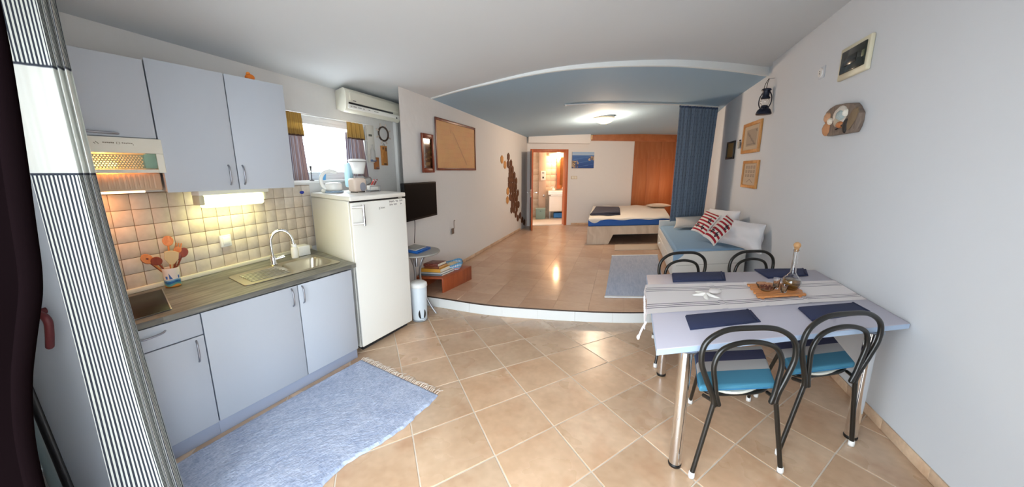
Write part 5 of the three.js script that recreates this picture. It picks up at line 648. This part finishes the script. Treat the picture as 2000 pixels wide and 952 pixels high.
// ---------- bent-tube chairs ----------
const stripe = canvasTex(64, 512, (x, w, h) => { x.fillStyle = 'rgb(214,210,196)'; x.fillRect(0, 0, w, h); const b = (c, a, e) => { x.fillStyle = c; x.fillRect(0, (1 - e) * h, w, (e - a) * h); }; b('rgb(66,132,160)', 0, 0.34); b('rgb(190,190,188)', 0.34, 0.6); b('rgb(58,64,98)', 0.6, 0.88); b('rgb(200,206,204)', 0.88, 1); for (let k = 0; k < 170; k++) { x.fillStyle = k % 2 ? 'rgba(255,255,255,0.07)' : 'rgba(0,0,0,0.07)'; x.fillRect(0, k * 3, w, 1); } });
const cushM = T(stripe, 0.95, { bumpMap: rep(weave, 6, 6), bumpScale: 0.0008 });
function chair(label, A, B, front, seat, lean) {
  const t = thing('dining_chair', label, 'chair', 'bent-tube chairs round the dining table'), L = Math.hypot(B[0] - A[0], B[1] - A[1]), ux = [(B[0] - A[0]) / L, (B[1] - A[1]) / L], k = L / 0.52;
  const P = (s, y) => { const q = (s + lean * Math.max(0, (y - 0.3) / 0.55)) * k; return V(A[0] + ux[0] * q, y, A[1] + ux[1] * q); };
  const outer = [[0.088, 0.45], [0.078, 0.5], [0.038, 0.6], [0.003, 0.715], [0.022, 0.81], [0.11, 0.872], [0.26, 0.886], [0.41, 0.872], [0.498, 0.81], [0.517, 0.715], [0.482, 0.6], [0.442, 0.5], [0.432, 0.45]];
  part('back_frame', tube(outer.map((p) => P(...p)), 0.0145, false, 120, 12), tubeM, t);
  part('leg', bar(P(0, 0.02), P(0.088, 0.475), 0.0125), tubeM, t); part('leg', bar(P(0.52, 0.02), P(0.432, 0.475), 0.0125), tubeM, t);
  const inner = [[0.112, 0.452], [0.098, 0.5], [0.085, 0.58], [0.075, 0.69], [0.115, 0.77], [0.26, 0.808], [0.405, 0.77], [0.445, 0.69], [0.435, 0.58], [0.422, 0.5], [0.408, 0.452]];
  part('back_hoop', tube(inner.map((p) => P(...p)), 0.0135, false, 90, 12), tubeM, t);
  const S_ = new Plan(...seat), rim = []; for (let q = 0; q < 32; q++) { const a = q / 32 * Math.PI * 2, ca = Math.cos(a), sa = Math.sin(a), f = Math.pow(Math.abs(ca), 4) + Math.pow(Math.abs(sa), 4), m = Math.pow(f, -0.25) * 0.46; rim.push(S_.at(S_.W * (0.5 + ca * m), 0.448, S_.D * (0.5 + sa * m))); }
  part('seat_frame', tube(rim, 0.011, true, 100, 10), tubeM, t);
  const plate = slab(Array.from({ length: 40 }, (_, q) => { const a = q / 40 * Math.PI * 2, p = S_.at(S_.W * (0.5 + 0.47 * Math.cos(a)), 0, S_.D * (0.5 + 0.52 * Math.sin(a))); return [p.x, p.z]; }), 0.459, 0.474, [], 0.004); part('seat', plate, M([226, 224, 214], 0.5), t, 'pale round seat pan');
  const c = S_.at(S_.W / 2, 0.497, S_.D / 2), u = S_.at(S_.W, 0.497, S_.D / 2).sub(c), v = S_.at(S_.W / 2, 0.497, S_.D).sub(c), cg = S_.box(0, S_.W, 0.475, 0.515, 0, S_.D, 0.018, 4), p = cg.attributes.position; { // uv across the depth of the seat
    const uv = new Float32Array(p.count * 2), det = u.x * v.z - u.z * v.x; for (let i = 0; i < p.count; i++) { const dx = p.getX(i) - c.x, dz = p.getZ(i) - c.z, aa = (dx * v.z - dz * v.x) / det, bb = (u.x * dz - u.z * dx) / det; uv[i * 2] = (aa + 1) / 2; uv[i * 2 + 1] = Math.max(0.004, Math.min(0.996, (bb + 1) / 2)); p.setY(i, p.getY(i) + (p.getY(i) > 0.5 ? 0.008 * (1 - aa * aa) * (1 - bb * bb) : 0)); } cg.setAttribute('uv', new THREE.BufferAttribute(uv, 2)); }
  part('cushion', cg, cushM, t, 'flat cushion striped teal, grey and navy'); const pr = []; for (let q = 0; q <= 44; q++) { const a = q / 44 * Math.PI * 2, ca = Math.cos(a), sa = Math.sin(a), f = Math.pow(Math.abs(ca), 12) + Math.pow(Math.abs(sa), 12), m = Math.pow(f, -1 / 12) * 0.5; pr.push(S_.at(S_.W * (0.5 + ca * m), 0.488, S_.D * (0.5 + sa * m))); } pr.pop(); part('piping', tube(pr, 0.0035, true, 120, 6), M([60, 130, 176], 0.9), t);
  front.forEach((f, i) => { const top = S_.at(S_.W * (i ? 0.9 : 0.1), 0.448, S_.D * 0.86); part('leg', bar([f[0], 0.025, f[1]], top, 0.0115), tubeM, t); });
  for (const f of [A, B, ...front]) part('foot_cap', lathe([[0, 0], [0.015, 0], [0.0165, 0.012], [0.015, 0.036], [0, 0.038]], f[0], 0, f[1], 20), whiteM, t);
  for (const [q, r] of [[0.088, 0.08], [0.432, 0.92]]) part('bracket', tube([P(q, 0.47), S_.at(S_.W * r, 0.44, S_.D * 0.06)], 0.011, false, 4), tubeM, t);
}
chair('near left black tube chair with back to the camera and striped cushion', [0.467, -1.929], [0.955, -2.111], [[0.576, -2.644], [0.996, -2.80]], [[0.475, -2.01], [0.893, -2.165], [0.98, -2.66], [0.532, -2.47]], -0.028);
chair('near right black tube chair with back to the camera, close to wall', [0.995, -2.256], [1.462, -2.474], [[1.066, -2.873], [1.462, -3.112]], [[1.03, -2.345], [1.455, -2.565], [1.54, -3.05], [1.10, -2.81]], 0.05);
chair('far left black tube chair seen over the table in front of the day bed', [0.855, -3.905], [0.40, -3.69], [[0.83, -3.3], [0.372, -3.1]], [[0.84, -3.83], [0.415, -3.63], [0.39, -3.15], [0.82, -3.34]], 0);
chair('far right black tube chair seen behind the far napkin at wall side', [1.53, -4.17], [1.08, -3.965], [[1.50, -3.56], [1.06, -3.36]], [[1.515, -4.09], [1.095, -3.89], [1.07, -3.41], [1.49, -3.61]], 0);
// ---------- rug by the kitchen ----------
{
  const r = thing('rug', 'large fluffy pale blue rug with cream fringe on the tiled floor before the kitchen', 'rug');
  const left = arc([[-2.40, -0.4], [-2.385, -1.17], [-2.27, -1.9], [-2.155, -2.47]], 60), right = arc([[-1.50, -0.4], [-1.475, -1.0], [-1.46, -1.3], [-1.43, -1.49], [-1.32, -1.71], [-1.25, -2.14], [-1.245, -2.2]], 60);
  part('pile', sheet((a, v) => { const i = Math.min(59, Math.floor(v * 60)), f = v * 60 - i, l = left[i].map((q, k) => q + (left[i + 1][k] - q) * f), e = right[i].map((q, k) => q + (right[i + 1][k] - q) * f), rag = a > 0.985 ? 0.022 * (noise(v * 42, 0.5, 999, 71) - 0.4) : 0, edgeA = Math.min(1, a / 0.02, (1 - a) / 0.012, v / 0.01 + 0.2, (1 - v) / 0.012); return V(l[0] + (e[0] - l[0]) * a + rag, 0.0015 + 0.014 * Math.max(0, edgeA) + 0.0032 * edgeA * (noise(a * 120, v * 190, 999, 72) - 0.5) + 0.004 * edgeA * noise(a * 15, v * 24, 999, 74), l[1] + (e[1] - l[1]) * a + 0.004 * (noise(a * 60, v * 90, 999, 73) - 0.5)); }, 150, 260, (a, v) => [a * 0.95, v * 2.0]), T(rep(rugTex, 1, 1), 1, { bumpMap: rugBump, bumpScale: 0.003, side: THREE.DoubleSide }), r);
  const fr = []; for (let k = 0; k < 64; k++) { const t = (k + rnd()) / 64, x = -2.155 + 0.91 * t, z = -2.47 + 0.27 * t, d = V(0.28 + rr(-0.35, 0.35), 0, -0.95).normalize(), L = rr(0.03, 0.065); fr.push(tube([[x, 0.012, z + 0.006], [x + d.x * L * 0.5, 0.014 + rnd() * 0.008, z + d.z * L * 0.5], [x + d.x * L + rr(-0.012, 0.012), 0.005, z + d.z * L]], rr(0.0025, 0.0042), false, 6, 5)); }
  part('fringe', merge(fr), M([226, 212, 198], 0.95), r, 'cream knotted fringe');
}
// ---------- balcony door side ----------
{
  const top = 2.64, pts = []; for (let k = 0; k <= 260; k++) { const a = k / 260, q = a < 0.62 ? 0 : (a - 0.62) / 0.38, t = a < 0.62 ? a / 0.62 * 0.68 : 0.68 + 0.32 * q, o = 0.0022 * Math.sin(a * 34) + (q > 0 ? 0.02 * Math.sin(q * 19) * Math.min(1, q * 4) : 0), x = -1.965 + 0.08 * t + o * 0.86, z = -0.742 - 0.128 * t + o * 0.5; pts.push([x, z]); }
  const len = [0]; for (let k = 1; k < pts.length; k++) len.push(len[k - 1] + Math.hypot(pts[k][0] - pts[k - 1][0], pts[k][1] - pts[k - 1][1]));
  const tx = canvasTex(32, 1024, (x, w, h) => { x.fillStyle = 'rgb(206,208,202)'; x.fillRect(0, 0, w, h); x.fillStyle = 'rgb(40,46,58)'; const y = (m) => h - m / top * h; x.fillRect(8, 0, 16, y(2.03)); x.fillRect(8, y(1.665), 16, h); x.fillRect(0, y(2.035), w, 3); x.fillRect(0, y(1.668), w, 3); });
  const c = thing('striped_curtain', 'long white curtain with thin black stripes and a plain white band', 'curtain');
  part('cloth', sheet((a, v) => { const i = Math.min(259, Math.floor(a * 260)), f = a * 260 - i, p = pts[i], q = pts[i + 1], w = 1 - v; return V(p[0] + (q[0] - p[0]) * f + w * 0.004 * Math.sin(v * 6) + 0.04 * a * w * w * w, 0.015 + v * (top - 0.02), p[1] + (q[1] - p[1]) * f + 0.003 * Math.sin(v * 9 + a * 8) * w - 0.064 * a * w * w * w); }, 260, 24, (a, v) => { const i = Math.min(260, Math.round(a * 260)); return [len[i] / 0.0096, v]; }), T(tx, 0.95, { side: THREE.DoubleSide, transmission: 0.12, thickness: 0 }), c);
  part('top_hem', sheet((a, v) => { const i = Math.min(260, Math.round(a * 260)); return V(pts[i][0], top - 0.03 + v * 0.035, pts[i][1] + 0.004); }, 130, 1), M([60, 66, 80], 0.9, { side: THREE.DoubleSide }), c);
  const l = thing('balcony_door_leaf', 'white door leaf with dark rubber seal standing behind the striped curtain', 'door'), P = new Plan([-3.04, -0.815], [-2.08, -0.815], [-2.08, -0.865], [-3.04, -0.865]);
  part('frame', P.full(0.03, 2.3, 0.006), M([206, 212, 220], 0.45), l);
  part('seal', bar([-2.64, 0.9, -0.812], [-2.466, 0.035, -0.812], 0.022), blackM, l, 'dark rubber seal'); part('glass_edge', bar([-2.70, 0.9, -0.81], [-2.55, 0.035, -0.81], 0.035), M([120, 134, 136], 0.2), l); part('handle', tube([[-2.30, 1.10, -0.814], [-2.295, 1.10, -0.78], [-2.215, 1.10, -0.775], [-2.195, 1.08, -0.775], [-2.205, 1.03, -0.775], [-2.23, 0.965, -0.775]], 0.013), M([96, 34, 36], 0.5), l, 'dark red handle');
}
{
  const edge_ = new THREE.CatmullRomCurve3([[-0.74, 2.35], [-0.742, 1.887], [-0.765, 1.736], [-0.79, 1.62], [-0.818, 1.508], [-0.866, 1.427], [-0.93, 1.32], [-0.98, 1.19], [-1.0, 1.05], [-1.02, 0.6], [-1.03, 0.05]].map(([x, y]) => V(x - 0.05, y, -0.3)));
  const d = thing('dark_blur_sheet', 'very dark red-black sheet added close by for the dark blur at left edge', 'drape');  // added sheet standing in for a dark blur close to the camera
  part('cloth', sheet((a, v) => { const p = edge_.getPoint(1 - v); return V(p.x - a * 0.3, p.y, -0.3 - 0.03 * Math.sin(a * 16 + 0.4) * Math.min(1, a * 6) + a * 0.02); }, 60, 40), M([9, 5, 6], 1, { side: THREE.DoubleSide, specularIntensity: 0 }), d);
  part('hem', tube(edge_.getPoints(24), 0.012), M([9, 5, 6], 1, { specularIntensity: 0 }), d);
}
// pivots at the base of each thing
for (const o of rebase) {
  o.updateMatrixWorld(true); const b = new THREE.Box3().setFromObject(o); if (b.isEmpty()) continue;
  const p = V((b.min.x + b.max.x) / 2, b.min.y, (b.min.z + b.max.z) / 2);
  if (o.isGroup) { o.position.copy(p); for (const c of o.children) c.position.sub(p); }
}
renderer.render(scene, camera);
